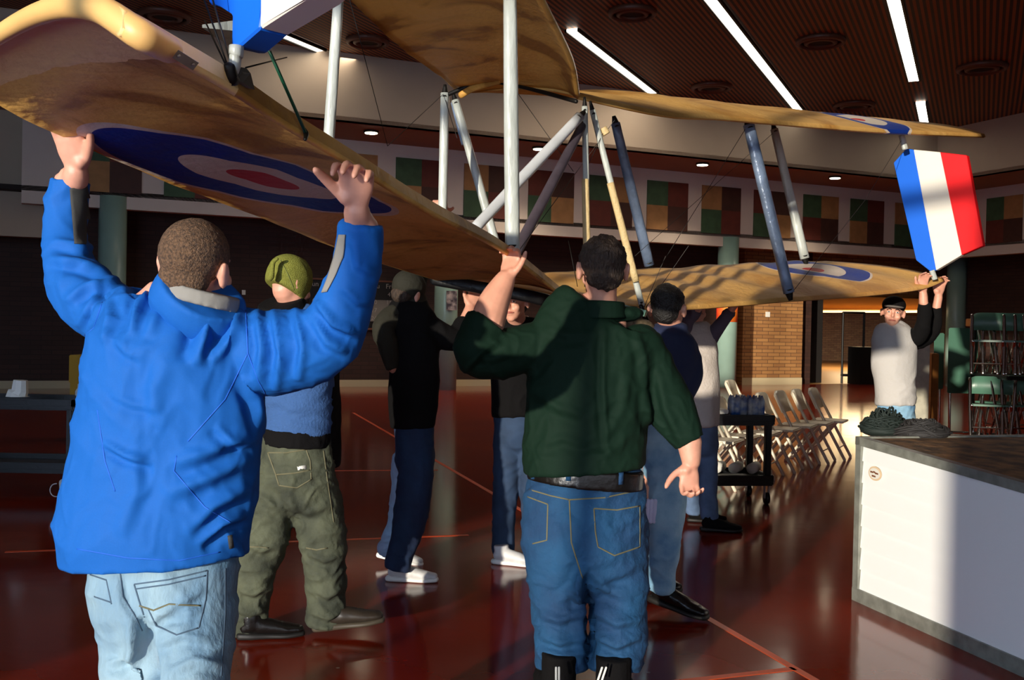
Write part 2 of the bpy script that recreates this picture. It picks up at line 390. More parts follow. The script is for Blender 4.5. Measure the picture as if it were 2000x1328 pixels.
# far wall system: upper bulkhead U, soffit, fascia with panels T, brick wall B
U0 = wall_origin(700, 20.0); T0 = U0 + WN * 2.0; B0 = T0 + WN * 1.3
COR = on_wall(1832, 250, U0); COR.z = 0            # inner corner of the bulkhead
zU = on_wall(600, 227.6, U0).z; zT = on_wall(700, 437, T0).z; 
RD = -WN                                           # return direction, toward camera
def slab(name, a, b, n, z0, z1, th, m, brick=False, kind='structure'):
    bm = bmesh.new(); a = V((a.x, a.y, z0)); b = V((b.x, b.y, z0))
    prism(bm, [a, b, b + n * th, a + n * th], (0, 0, z1 - z0)); o = link_bm(name, bm, m)
    uv_wall(o, (b - a).normalized()); o['kind'] = kind; return o
UL = U0 - WD * 14
slab('wall_upper_far', UL, COR, WN, zU, CEIL, 0.2, PLASTER)
slab('wall_upper_right', COR, COR + RD * 22, WD, zU, CEIL, 0.2, PLASTER)
CORT = COR + WN * 2.0 + WD * 2.0; CORT.z = 0
TL = on_wall(43, 300, T0); TL.z = 0
slab('wall_fascia_far', TL, CORT, WN, zT, zU + .02, 0.25, FASCIA)
slab('wall_fascia_right', CORT, CORT + RD * 24, WD, zT, zU + .02, 0.25, FASCIA)
bm = bmesh.new()
a = UL.copy(); a.z = zU
prism(bm, [V((p.x, p.y, zU)) for p in (UL, COR, CORT, UL + WN * 2.3)], (0, 0, .08)); prism(bm, [V((p.x, p.y, zU)) for p in (COR, COR + RD * 22, COR + RD * 22 + WD * 2.2, CORT)], (0, 0, .08))
tag(link_bm('ceiling_soffit', bm, SOFFIT), kind='structure')
# lower wall, with the corridor opening
CB = B0 + WD * 40
pB = lambda px: (lambda q: V((q.x, q.y, 0)))(on_wall(px, 650, B0))
BL = B0 - WD * 16; O1 = pB(1584); O2 = pB(1838); BE = CORT + WN * 1.3 + WD * 1.3
P0 = pB(1440); P1 = pB(1556)
slab('wall_brick_far', BL, P0, WN, 0, zT + .6, .25, DBRICK)
PO = 0.25
slab('wall_brick_pier', P0 - WN * PO, P1 - WN * PO, WN, 0, zT + .6, .45, BRICK)
slab('wall_brick_inner', P1, O1, WN, 0, zT + .6, .25, DBRICK)
slab('wall_brick_right', O2, BE, WN, 0, zT + .6, .25, DBRICK)
zO = on_wall(1700, 560, B0).z
slab('wall_over_corridor', O1, O2, WN, 2.6, zT + .6, .25, BRICK)
slab('wall_side_right', BE, BE + RD * 26, WD, 0, zT + .6, .25, DBRICK)
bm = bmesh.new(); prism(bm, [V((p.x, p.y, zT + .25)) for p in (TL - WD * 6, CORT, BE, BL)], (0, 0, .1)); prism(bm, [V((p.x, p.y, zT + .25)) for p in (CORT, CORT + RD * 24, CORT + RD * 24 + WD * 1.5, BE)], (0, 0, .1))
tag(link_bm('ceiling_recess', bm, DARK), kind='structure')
slab('baseboard_far', BL, P0 - WD * .3, -WN, 0, .16, .02, BASE)
slab('baseboard_pier', P0 - WN * PO, P1 - WN * PO, -WN, 0, .2, .025, BASE)
slab('baseboard_right', O2, BE, -WN, 0, .16, .02, BASE)
# corridor behind the opening
K1 = pB(1640) + WN * 3.2; 
KD = 20
slab('wall_corridor_back', O1 + WN * KD - WD * 2, O2 + WN * KD + WD * 26, WN, 0, 3.2, .1, BRICK)
slab('wall_corridor_left', O1 - WD * .2, O1 - WD * .2 + WN * KD, -WD, 0, 3.2, .1, DBRICK)
slab('wall_corridor_right', O2 + WD * 25, O2 + WD * 25 + WN * KD, WD, 0, 3.2, .1, DBRICK)
bm = bmesh.new(); prism(bm, [V((p.x, p.y, 2.6)) for p in (O1 - WD * .3, O2 + WD * 25.1, O2 + WD * 25.1 + WN * (KD + .2), O1 - WD * .3 + WN * (KD + .2))], (0, 0, .1)); tag(link_bm('ceiling_corridor', bm, mat('corridor_ceiling', srgb(190, 140, 70), .8)), kind='structure')
Kd = pB(1598) + WN * 1.2
slab('door_1', O1 + WN * .6, pB(1634) + WN * .6, WN, 0, 2.55, .08, DARK)
for i in range(5):
    o = on_z(1588 + i * 50, 607, 2.55); o.z = 0; bm = bmesh.new()
    prism(bm, [V((p.x, p.y, 2.50)) for p in (o, o + WD * 1.15, o + WD * 1.15 + WN * 1.6, o + WN * 1.6)], (0, 0, .07))
    q = link_bm('corridor_lamp', bm, CORR); tag(q, 'long warm ceiling lamp in the corridor doorway, number %s from its dark left jamb' % ['one', 'two', 'three', 'four', 'five'][i], 'ceiling lamp', 'row of lamps in the corridor')
for px, YY, ee in ((1640, 33, 70), (1760, 34, 60), (1680, 41, 420), (1780, 42, 340)):
    al = bpy.data.lights.new('corridor_light', 'AREA'); al.shape = 'RECTANGLE'; al.size = 1.6; al.size_y = 5; al.energy = ee; al.color = (1, .74, .4)
    ao = bpy.data.objects.new('corridor_light', al); C.objects.link(ao); ao.location = W(px, 640, YY); ao.location.z = 2.52
bm = bmesh.new(); prism(bm, [V((p.x, p.y, 0)) for p in (O1, O2, O2 + WD * 25, O2 + WD * 25 + WN * KD, O1 + WN * KD)], (0, 0, .004)); tag(link_bm('floor_corridor', bm, mat('tan_corridor_floor', srgb(150, 112, 66), .35)), kind='structure')
# bulkhead at the left end
bl = on_wall(85, 400, T0 + WN * .35); bl.z = 0
slab('wall_bulkhead_left', bl - WD * 9, bl, WN, on_wall(40, 462, T0 + WN * .35).z, zU, .3, PLASTER)

# pillars
for i, (px, lab) in enumerate([(217, 'pale teal round pillar behind the raised left sleeve of the blue jacket'), (870, 'pale teal round pillar in the dark brick recess, bearing a small poster'),
                (1419, 'pale teal round pillar catching sun beside the brick pier'), (1866, 'dark teal round pillar right of the man in the white shirt')]):
    c = on_wall(px, 650, T0 + WN * .1); c.z = 0
    bm = bmesh.new(); tube(bm, [(c, .27), (V((c.x, c.y, zT + .25)), .27)], seg=28, sub=2, cap='flat')
    tag(link_bm('pillar', bm, PILLAR, None, True), lab, 'pillar', 'round pillars under the fascia')
    if px == 870:
        bm = bmesh.new(); cc = W(881, 602, 1); d = (c - CAM); d.z = 0; Yp = c.y - .28
        q = [W(872, 568, Yp), W(893, 568, Yp + .03), W(893, 606, Yp + .03), W(872, 606, Yp)]; prism(bm, q, (0, -.01, 0)); 
        po = link_bm('poster', bm, mat('poster_print', srgb(190, 175, 170), .6, col2=srgb(60, 50, 60), noise_scale=9)); tag(po, 'small pale poster taped to the middle pillar', 'poster')
    if px == 1419:
        bm = bmesh.new(); tube(bm, [(V((c.x, c.y, 1.72)), .275), (V((c.x, c.y, 2.25)), .275)], seg=28, sub=1, cap='flat')
        link_bm('pennant', bm, mat('red_pennant', srgb(225, 50, 35), .6, col2=srgb(225, 130, 20), noise_scale=2), bpy.data.objects['pillar.002'], True)['label'] = 'red and orange banner around the pillar'

# coloured panels
cyc = [(TG, TR, TT, TB), (TT, TB, TG, TR), (TR, TB, TG, TT), (TG, TT, TR, TB)]
s0 = (on_wall(772, 380, T0) - T0).dot(WD); s8 = (on_wall(1660, 420, T0) - T0).dot(WD); dp = (s8 - s0) / 8
pw = (on_wall(1333, 400, T0) - on_wall(1253, 400, T0)).dot(WD)
zt = on_wall(1290, 354, T0).z; zb = on_wall(1290, 449, T0).z
def panel(o, d, n, z0, z1, w, ms, label):
    e = empty('wall_panel', o + V((0, 0, z0))); tag(e, label, 'wall panel', 'four-square panels along the fascia')
    for i in range(4):
        c, r = i % 2, 1 - i // 2
        a = o + d * (w / 2 * c) ; b = a + d * (w / 2); bm = bmesh.new(); zz = z0 + (z1 - z0) / 2 * r
        prism(bm, [V((p.x, p.y, zz)) for p in (a, b, b + n * -.03, a + n * -.03)], (0, 0, (z1 - z0) / 2)); link_bm('tile', bm, ms[i], e)
names = ['behind the gripping left hand', 'above the blue left sleeve', 'half behind the near wing roundel', 'hidden by the tan wing edge', 'at the tan wing tube', 'behind the gripping right hand',
         'just left of the leaning strut by the small pink hand', 'behind the bright sloping strut', 'right of the thick near strut', 'between the two thin tan poles', 'right of the steel blue leaning strut', 'halfway along the far lower wing', 'left of the paired outer struts', 'directly right of the paired outer struts', 'left of the tricolour fin', 'behind the blue edge of the tricolour fin']
for i, k in enumerate(range(-6, 10)):
    o = T0 + WD * (s0 + dp * k); o.z = 0
    if o.dot(WD) - TL.dot(WD) < .2: continue
    panel(o, WD, WN, zb, zt, pw, cyc[k % 4], 'square panel of four coloured tiles ' + names[i])
o = CORT.copy()
for kk, (aa, bb) in enumerate([(1927, 1997)]):
    def on_ret(px):
        d = ray(px, 450); t = (CORT - CAM).dot(WD) / d.dot(WD); q = CAM + d * t; q.z = 0; return q
    a, b = on_ret(aa), on_ret(bb); panel(a, (b - a).normalized(), WD, zb, zt, (b - a).length, cyc[3], 'square panel of four coloured tiles right of the tricolour fin')

# ceiling strips, diffusers, downlights
def strip(p0, p1, wd, label):
    a = on_z(*p0, CEIL - .01); b = on_z(*p1, CEIL - .01); d = (b - a).normalized(); s = V((-d.y, d.x, 0)) * wd / 2
    e = empty('strip_light', a); tag(e, label, 'strip light', 'long ceiling strip lights')
    bm = bmesh.new(); prism(bm, [a - s, b - s, b + s, a + s], (0, 0, -.04)); link_bm('tube', bm, TUBE, e)
    bm = bmesh.new()
    for k in (-1, 1): q = s * (1 + .04 / (wd / 2)) * k; prism(bm, [a + s * k, b + s * k, b + q, a + q], (0, 0, -.06))
    link_bm('frame', bm, IRON, e)
strip((534, 57), (627, 96), .2, 'short ceiling strip light between the blue fin and the left strut')
strip((1117, 56), (1276, 179), .2, 'ceiling strip light ending just above the far upper wing, left of the longest')
strip((1300, -118), (1564, 217), .2, 'longest ceiling strip light, running down to the far upper wing')
strip((1700, -190), (1785, 155), .2, 'ceiling strip light with a dark break before its short end piece')
strip((1798, 198), (1807, 245), .2, 'short ceiling strip light at the end of the broken line')
for (a, b) in (((80, 0), (534, 57)), ((1010, -30), (1117, 56)), ((1785, 155), (1798, 198))): pass
for (px, py, wpx, lab) in [(1235, 22, 95, 'round ceiling air diffuser left of the longest strip light'), (1603, 78, 95, 'round ceiling air diffuser between the two long strip lights'), (1918, 130, 95, 'round ceiling air diffuser right of the broken strip light'),
                      (1390, 168, 80, 'round ceiling air diffuser just above the far upper wing'), (1668, 204, 80, 'round ceiling air diffuser above the far wing roundel'), (322, 28, 100, 'round ceiling air diffuser left of the blue fin'), (718, 78, 85, 'round ceiling air diffuser right of the left pale strut')]:
    c = on_z(px, py, CEIL); r = wpx / 2 * c.y / FPX
    e = empty('air_diffuser', c); tag(e, lab, 'air diffuser', 'round ceiling diffusers')
    for rr, m_, nm in ((1.0, mat('diffuser_brown', srgb(96, 58, 42), .5), 'rim'), (.68, mat('diffuser_brown', srgb(96, 58, 42), .5), 'inner_ring')):
        bm = bmesh.new(); pr = 28; R = []
        for k in range(pr):
            a = 2 * math.pi * k / pr; u = V((math.cos(a), math.sin(a), 0)); R.append([bm.verts.new(c + u * r * rr + V((0, 0, 0))), bm.verts.new(c + u * r * rr * .97 - V((0, 0, .07))), bm.verts.new(c + u * r * (rr - .16) - V((0, 0, .09))), bm.verts.new(c + u * r * (rr - .2) - V((0, 0, 0)))])
        for k in range(pr):
            for j in range(4): bm.faces.new((R[k][j], R[(k + 1) % pr][j], R[(k + 1) % pr][(j + 1) % 4], R[k][(j + 1) % 4]))
        link_bm(nm, bm, m_, e, True)
    bm = bmesh.new(); tube(bm, [(c - V((0, 0, .05)), r * .42), (c, r * .42)], seg=20, sub=1, cap='flat'); link_bm('core', bm, DARK, e)
for (px, py, lab) in [(725, 256, 'left of the small pink hand on the strut'), (1053, 288, 'behind the bright sloping strut'), (1372, 319, 'above the middle of the far lower wing'), (1631, 345, 'left of the tricolour fin')]:
    c = on_z(px, py, zU - .005); e = empty('downlight', c); tag(e, 'round recessed downlight in the brown soffit ' + lab, 'downlight', 'soffit downlights')
    bm = bmesh.new(); tube(bm, [(c - V((0, 0, .05)), .13), (c - V((0, 0, .02)), .13)], seg=20, sub=1, cap='flat'); link_bm('lamp', bm, LAMPW, e)
    bm = bmesh.new(); tube(bm, [(c - V((0, 0, .04)), .16), (c, .16)], seg=20, sub=1, cap='flat'); link_bm('trim_ring', bm, IRON, e)
    sl = bpy.data.lights.new('downlight_beam', 'SPOT'); sl.energy = 260; sl.spot_size = 1.9; sl.spot_blend = .8; sl.color = (1, .82, .6); sl.shadow_soft_size = .15
    so = bpy.data.objects.new('downlight_beam', sl); C.objects.link(so); so.location = c - V((0, 0, .12))
# general ceiling lamps of the hall further back (they light the far walls)
for (px, py, ee) in ((581, 70, 45), (1196, 120, 110), (1430, 50, 120), (1760, 60, 120)):
    c = on_z(px, py, CEIL - .1); al = bpy.data.lights.new('strip_glow', 'AREA'); al.shape = 'RECTANGLE'; al.size = .2; al.size_y = 5; al.energy = ee * .75; al.color = (1, .86, .68)
    ao = bpy.data.objects.new('strip_glow', al); C.objects.link(ao); ao.location = c; ao.rotation_euler = (0, 0, -math.radians(25.3))
# floor lines
def fline(p0, p1, wd, i):
    a, b = floor_at(*p0), floor_at(*p1); d = (b - a).normalized(); s = V((-d.y, d.x, 0)) * wd / 2
    bm = bmesh.new(); prism(bm, [a - s, b - s, b + s, a + s], (0, 0, .0015)); tag(link_bm('trim_%d' % i, bm, ORANGE), kind='structure')
fline((690, 806), (1620, 1345), .04, 1); fline((10, 1078), (915, 1045), .035, 2); fline((440, 921), (855, 918), .03, 3); fline((1280, 1336), (1552, 1306), .04, 4)

# ---------------------------------------------------------------- aircraft
def linen(name, centre=None, rad=1.0, rough=.42, mild=False, fit=None, tip=None):
    m = bpy.data.materials.new(name); m.use_nodes = True; nt = m.node_tree; b = nt.nodes['Principled BSDF']; N = nt.nodes.new; L = nt.links.new
    tc = N('ShaderNodeTexCoord'); n = N('ShaderNodeTexNoise'); n.inputs['Scale'].default_value = 2.2; n.inputs['Detail'].default_value = 8; n.inputs['Distortion'].default_value = 1.2
    L(tc.outputs['Object'], n.inputs['Vector'])
    cr = N('ShaderNodeValToRGB'); e = cr.color_ramp.elements; e[0].position = 0.40; e[0].color = srgb(170, 118, 54); e[1].position = 0.56; e[1].color = srgb(236, 184, 98)
    e2 = cr.color_ramp.elements.new(0.47); e2.color = srgb(220, 166, 82); L(n.outputs['Fac'], cr.inputs[0]); col = cr.outputs[0]
    if tip:       # sunlight on the outer wing painted in as paler linen, noise-edged
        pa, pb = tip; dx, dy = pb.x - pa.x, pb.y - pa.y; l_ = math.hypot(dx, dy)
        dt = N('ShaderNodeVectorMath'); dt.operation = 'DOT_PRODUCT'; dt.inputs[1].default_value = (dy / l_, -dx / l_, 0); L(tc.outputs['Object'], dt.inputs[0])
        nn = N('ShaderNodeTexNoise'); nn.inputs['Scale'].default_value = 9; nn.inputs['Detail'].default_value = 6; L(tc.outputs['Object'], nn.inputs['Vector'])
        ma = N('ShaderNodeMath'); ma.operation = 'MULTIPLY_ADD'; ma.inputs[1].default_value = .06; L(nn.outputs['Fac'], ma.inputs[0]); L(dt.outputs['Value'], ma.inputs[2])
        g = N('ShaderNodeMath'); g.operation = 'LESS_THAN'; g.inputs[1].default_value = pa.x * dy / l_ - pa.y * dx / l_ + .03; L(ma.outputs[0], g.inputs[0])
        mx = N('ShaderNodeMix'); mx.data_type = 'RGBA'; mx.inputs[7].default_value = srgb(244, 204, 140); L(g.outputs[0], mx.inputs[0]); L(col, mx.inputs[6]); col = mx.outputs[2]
    if fit:
        c, q, fw, fr_ = fit; at = N('ShaderNodeAttribute'); at.attribute_name = 'span_chord'; sx = N('ShaderNodeSeparateXYZ'); L(at.outputs['Vector'], sx.inputs[0])
        def MM(op, a, b_=None):
            k = N('ShaderNodeMath'); k.operation = op
            for i, z in enumerate((a, b_)):
                if z is None: continue
                if isinstance(z, (int, float)): k.inputs[i].default_value = z
                else: L(z, k.inputs[i])
            return k.outputs[0]
        x = MM('SUBTRACT', sx.outputs[0], c[0]); y = MM('SUBTRACT', sx.outputs[1], c[1])
        e_ = MM('SQRT', MM('ADD', MM('ADD', MM('MULTIPLY', MM('MULTIPLY', x, x), q[0]), MM('MULTIPLY', MM('MULTIPLY', x, y), 2 * q[1])), MM('MULTIPLY', MM('MULTIPLY', y, y), q[2])))
        for lim, cc in ((1.07, srgb(222, 206, 190)), (1.0, srgb(8, 50, 142)), (fw, srgb(226, 212, 198)), (fr_, srgb(196, 26, 34))):
            mx = N('ShaderNodeMix'); mx.data_type = 'RGBA'; L(MM('LESS_THAN', e_, lim), mx.inputs[0]); L(col, mx.inputs[6]); mx.inputs[7].default_value = cc; col = mx.outputs[2]
    if centre is not None:
        sb = N('ShaderNodeVectorMath'); sb.operation = 'DISTANCE'; sb.inputs[1].default_value = centre; L(tc.outputs['Object'], sb.inputs[0])
        mr = N('ShaderNodeMapRange'); mr.inputs[2].default_value = rad / 0.9; L(sb.outputs['Value'], mr.inputs[0])
        r2 = N('ShaderNodeValToRGB'); r2.color_ramp.interpolation = 'CONSTANT'; q = r2.color_ramp.elements
        q[0].position = 0; q[0].color = srgb(196, 26, 34); q[1].position = 0.17; q[1].color = srgb(214, 200, 186)
        for p, c in ((0.50, srgb(8, 50, 142)), (0.86, srgb(222, 206, 190)), (0.90, (0, 0, 0, 1))): k = q.new(p); k.color = c
        L(mr.outputs[0], r2.inputs[0])
        lt = N('ShaderNodeMath'); lt.operation = 'LESS_THAN'; lt.inputs[1].default_value = rad; L(sb.outputs['Value'], lt.inputs[0])
        mx = N('ShaderNodeMix'); mx.data_type = 'RGBA'; L(lt.outputs[0], mx.inputs[0]); L(col, mx.inputs[6]); L(r2.outputs[0], mx.inputs[7]); col = mx.outputs[2]
    L(col, b.inputs['Base Color']); b.inputs['Roughness'].default_value = rough
    if mild: e[0].color = srgb(196, 142, 72); b.inputs['Specular IOR Level'].default_value = .25; e[2].color = srgb(222, 172, 98); e[1].color = srgb(210, 158, 84)
    b.inputs['Specular IOR Level'].default_value = .3
    n2 = N('ShaderNodeTexNoise'); n2.inputs['Scale'].default_value = 26; n2.inputs['Detail'].default_value = 4; L(tc.outputs['Object'], n2.inputs['Vector'])
    n3 = N('ShaderNodeTexNoise'); n3.inputs['Scale'].default_value = 3; L(tc.outputs['Object'], n3.inputs['Vector'])
    ad = N('ShaderNodeMath'); ad.operation = 'MULTIPLY'; L(n2.outputs['Fac'], ad.inputs[0]); L(n3.outputs['Fac'], ad.inputs[1])
    bp = N('ShaderNodeBump'); bp.inputs['Strength'].default_value = 0.35; bp.inputs['Distance'].default_value = 0.03; L(ad.outputs[0], bp.inputs['Height']); L(bp.outputs[0], b.inputs['Normal'])
    return m
PLANE = empty('biplane', (0.385, 5.35, 0)); tag(PLANE, 'tan fabric-covered swept-wing biplane with roundels, carried overhead by people', 'aircraft')
TIP = []
SV = {}
def sv_at(o, bv, px, py):
    r = bv.ray_cast(CAM, ray(px, py))
    if r[0] is None: return None
    tot = 0; a = b = 0
    for i in o.data.polygons[r[2]].vertices:
        w_ = 1 / ((o.data.vertices[i].co - r[0]).length + 1e-5); q = o.data.attributes['span_chord'].data[i].vector; a += q[0] * w_; b += q[1] * w_; tot += w_
    return a / tot, b / tot
def fit_roundel(o, centre, outer, white, red):
    import numpy as np
    bv = bvh_of(o); c = sv_at(o, bv, *centre); G = lambda L: np.array([(p[0] - c[0], p[1] - c[1]) for p in (sv_at(o, bv, *q) for q in L) if p])
    P = G(outer); A_ = np.stack([P[:, 0] ** 2, 2 * P[:, 0] * P[:, 1], P[:, 1] ** 2], 1); q = np.linalg.lstsq(A_, np.ones(len(P)), rcond=None)[0]
    f = lambda L: float(np.mean(np.sqrt(np.maximum(0, [q[0] * x * x + 2 * q[1] * x * y + q[2] * y * y for x, y in G(L)]))))
    return c, [float(x) for x in q], f(white), f(red)
def wing(name, secs, m, nose=0.022, camber=0.05, sub=5, nv=26, sag=0.006, rib=.34):
    S_ = [(W(*a), W(*b)) for a, b in secs]; P = []
    g = lambda i: S_[max(0, min(len(S_) - 1, i))]
    for i in range(len(S_) - 1):
        for k in range(sub): P.append(tuple(crom(g(i - 1)[j], g(i)[j], g(i + 1)[j], g(i + 2)[j], k / sub) for j in (0, 1)))
    P.append(S_[-1]); bm = bmesh.new(); rings = []; dist = 0; lay = bm.verts.layers.float_vector.new('span_chord')
    for i, (r, l) in enumerate(P):
        if i: dist += (r - P[i - 1][0]).length
        c = l - r; cl = c.length; sp = P[min(len(P) - 1, i + 1)][0] - P[max(0, i - 1)][0]
        up = c.cross(sp).normalized(); up = -up if up.z < 0 else up
        tops, bots = [], []
        for k in range(nv + 1):
            v = (k / nv) ** 1.35; v0 = nose / cl
            mid = camber * math.sin(math.pi * v ** .75) + sag * math.sin(2 * math.pi * dist / rib) * math.sin(math.pi * v) + .5 * sag * math.sin(2 * math.pi * dist / rib) * v
            if v < 2 * v0: th = nose * math.sqrt(max(0, 1 - (1 - v / (2 * v0)) ** 2)) ; tt = tb = max(th, .001)
            if v >= v0: tt = nose * (1 - v) * .7 + .004; tb = .003 + (nose * .9) * max(0, 1 - (v - v0) / .07) ** 1.5
            if v < v0: tt = tb = nose * math.sqrt(max(0, 1 - ((v0 - v) / v0) ** 2))
            base = r + c * v
            tops.append(bm.verts.new(base + up * (mid + tt))); bots.append(bm.verts.new(base + up * (mid - tb))); tops[-1][lay] = bots[-1][lay] = (dist, v, 0)
        rings.append(tops + bots[::-1])
        if i == len(P) - 1: TIP[:] = [r + c * (k / 12) + up * (camber * math.sin(math.pi * (k / 12) ** .75)) for k in range(13)]
    for a, b in zip(rings[:-1], rings[1:]):
        n = len(a)
        for k in range(n): bm.faces.new((a[k], a[(k + 1) % n], b[(k + 1) % n], b[k]))
    n = nv + 1
    for rg in (rings[0], rings[-1]):
        for k in range(nv): bm.faces.new((rg[k], rg[k + 1], rg[2 * n - 2 - k], rg[2 * n - 1 - k]))
    o = link_bm(name, bm, m, PLANE, True); o.data.polygons.foreach_set('use_smooth', [True] * len(o.data.polygons)); return o
LW = [((1125, 598, 5.30), (897, 560, 6.07)), ((1000, 497, 3.86), (703, 500, 4.58)), ((845, 412, 2.95), (505, 422, 3.67)), ((700, 322, 2.417), (336, 358, 3.14)), ((560, 237, 2.057), (185, 293, 2.78)),
      ((460, 170, 1.86), (83, 248, 2.58)), ((380, 124, 1.727), (8, 208, 2.45)), ((300, 82, 1.613), (-68, 165, 2.33)), ((240, 54, 1.56), (-108, 148, 2.28))]
lc = W(520, 352, 2.83)
lower_l = wing('lower_wing', LW, SKIN, nose=.024, camber=.075, sag=.003)
FIT = fit_roundel(lower_l, (524, 349), [(238, 268), (252, 257), (315, 258), (403, 277), (525, 308), (651, 350), (733, 378), (242, 291), (280, 315), (350, 345), (455, 375), (560, 397), (662, 412), (786, 420), (726, 426)],
    [(357, 301), (385, 294), (490, 311), (420, 333), (508, 368)], [(471, 334), (578, 363)])
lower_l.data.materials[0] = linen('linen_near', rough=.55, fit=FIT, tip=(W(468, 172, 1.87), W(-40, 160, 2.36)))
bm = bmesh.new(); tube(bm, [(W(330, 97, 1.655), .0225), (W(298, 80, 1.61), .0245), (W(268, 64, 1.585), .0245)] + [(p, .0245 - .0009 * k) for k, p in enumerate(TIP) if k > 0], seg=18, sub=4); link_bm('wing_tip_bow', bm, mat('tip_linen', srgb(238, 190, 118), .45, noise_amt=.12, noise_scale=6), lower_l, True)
lower_l['label'] = 'near lower wing with rolled edge and roundel underneath'
RW = [((1125, 598, 5.30), (897, 558, 6.07)), ((1230, 602, 5.57), (988, 543, 6.29)), ((1350, 603, 5.88), (1106, 530, 6.60)), ((1450, 596, 6.18), (1206, 526, 6.9)), ((1540, 588, 6.48), (1297, 525, 7.2)),
      ((1620, 583, 6.78), (1378, 519, 7.5)), ((1700, 577, 7.1), (1462, 515, 7.82)), ((1800, 565, 7.52), (1565, 510, 8.24)), ((1845, 548, 7.73), (1612, 511, 8.45))]
rc = W(1590, 533, 7.45)
lower_r = wing('lower_wing', RW, SKIN, nose=.014, camber=.03, sag=.012, rib=.55)
rc = hit(bvh_of(lower_r), 1588, 527)[0]; lower_r.data.materials[0] = linen('linen_far', rc, .44, .65, True)
lower_r['label'] = 'far lower wing with roundel on its sunlit top'
UR = [((1132, 190, 5.33), (897, 183, 6.07)), ((1300, 226, 5.74), (1056, 178, 6.46)), ((1400, 232, 6.02), (1156, 176, 6.74)), ((1540, 244, 6.48), (1297, 190, 7.2)), ((1700, 257, 7.1), (1462, 207, 7.82)), ((1800, 262, 7.52), (1565, 219, 8.24)), ((1925, 267, 8.14), (1696, 238, 8.86))]
wing('upper_wing', UR, linen('linen_upper_far', W(1672, 246, 7.6), .40, .65, True), nose=.016, camber=.035, sag=.012, rib=.55)
def LX(Y, z, L=False):
    X = (-1.869 if L else -.998) + .2586 * Y
    return (X, Y, z)
_W = W
def Wp(*a):
    return _W(*a)
ULr = [(5.33, 2.70), (4.9, 2.77), (4.25, 2.86), (3.5, 2.95), (2.6, 3.06), (1.6, 3.17)]
secs = []
for (Y, z) in ULr:
    r = V((.385, 5.33, 0)) + V((.2586, 1, 0)) * (Y - 5.33); r.z = z
    l = r + V((-.7, .72, 0)); l.z = {5.33: 2.875, 4.9: 2.86}.get(Y, 2.85 + max(0, 4.25 - Y) * .07)
    secs.append((r, l))
def W(*a):
    return a[0] if len(a) == 1 else _W(*a)
W_pt = W
secs[0] = (_W(1132, 190, 5.33), _W(897, 183, 6.07))
def wing_pts(name, secs, m, **k):
    return wing(name, [((a,), (b,)) for a, b in secs], m, **k)
wing_pts('upper_wing', secs, linen('linen_upper_near'), nose=.02, camber=.05)
# root rib board under the upper centre
bm = bmesh.new(); tube(bm, [(_W(872, 186, 5.9), .012), (_W(905, 172, 5.85), .014), (_W(940, 158, 5.8), .014), (_W(1000, 166, 5.65), .010), (_W(1060, 180, 5.5), .012), (_W(1125, 198, 5.3), .012)], seg=10); link_bm('root_rib', bm, IRON, PLANE, True)
bm = bmesh.new(); tube(bm, [(_W(900, 186, 5.85), .02, .014), (_W(925, 172, 5.8), .02, .014), (_W(975, 160, 5.65), .014, .01)], seg=10); link_bm('centre_bow', bm, linen('linen_bow'), PLANE, True)
def strut(name, p0, p1, w0, w1, m, fit=True, thick=.45, sub=1, label=None):
    a, b = _W(*p0), _W(*p1); bm = bmesh.new(); r0 = w0 / 2 / FPX * p0[2]; r1 = w1 / 2 / FPX * p1[2]
    tube(bm, [(a, r0, r0 * thick * 2), (a.lerp(b, .5), (r0 + r1) / 2 * 1.05, (r0 + r1) * thick), (b, r1, r1 * thick * 2)], seg=14, sub=4, cap='flat', sq=.8)
    o = link_bm(name, bm, m, PLANE, True)
    if label: o['label'] = label
    if fit:
        for p, r, q in ((a, r0, b), (b, r1, a)):
            bm = bmesh.new(); d = (q - p).normalized(); tube(bm, [(p - d * .05, r * .4), (p - d * .01, r * .7), (p + d * .025, r * 1.02)], seg=10, sub=2, cap='flat'); link_bm('strut_fitting', bm, IRON, o, True)
    return o
strut('strut', (661, 0, 4.42), (632, 420, 4.42), 20, 22, PAINTW)
strut('strut', (869, 182, 5.9), (862, 535, 5.9), 17, 17, PAINTW)
strut('strut', (996, -8, 3.95), (1001, 492, 3.9), 26, 29, PAINTW, label='thick near strut')
s_ = strut('strut', (889, 196, 6.3), (978, 510, 6.2), 15, 17, PAINTW)
strut('strut', (886, 200, 6.38), (908, 282, 6.36), 12, 14, STRUTB, fit=False)  # bluish piece paints in the shaded side of the strut above
strut('strut', (1132, 228, 5.2), (914, 460, 4.6), 20, 22, STEEL, label='bright sloping strut')
strut('strut', (1140, 240, 5.3), (1000, 508, 4.5), 17, 22, STRUTD)
strut('strut', (1142, 208, 5.28), (1148, 560, 5.28), 12, 12, PAINTW)
strut('strut_wrap', (1143, 350, 5.25), (1148, 560, 5.25), 14, 14, STRUTT, fit=False)
strut('strut', (1157, 215, 5.38), (1254, 598, 5.45), 12, 12, PAINTW)
strut('strut_wrap', (1192, 357, 5.38), (1242, 550, 5.42), 14, 14, STRUTT, fit=False)
strut('strut', (1202, 240, 7.1), (1268, 518, 7.35), 18, 20, STRUTB)
strut('strut', (1462, 243, 6.4), (1541, 572, 6.46), 22, 21, STRUTB)
strut('strut', (1512, 252, 8.0), (1572, 505, 8.0), 15, 18, PAINTW)
strut('strut', (1178, 250, 5.4), (1185, 262, 5.4), 14, 14, STRUTT, fit=False)
strut('post', (1761, 264, 7.62), (1768, 292, 7.62), 11, 11, PAINTW, fit=False)
strut('post', (1820, 528, 7.6), (1826, 546, 7.6), 10, 10, PAINTW, fit=False)
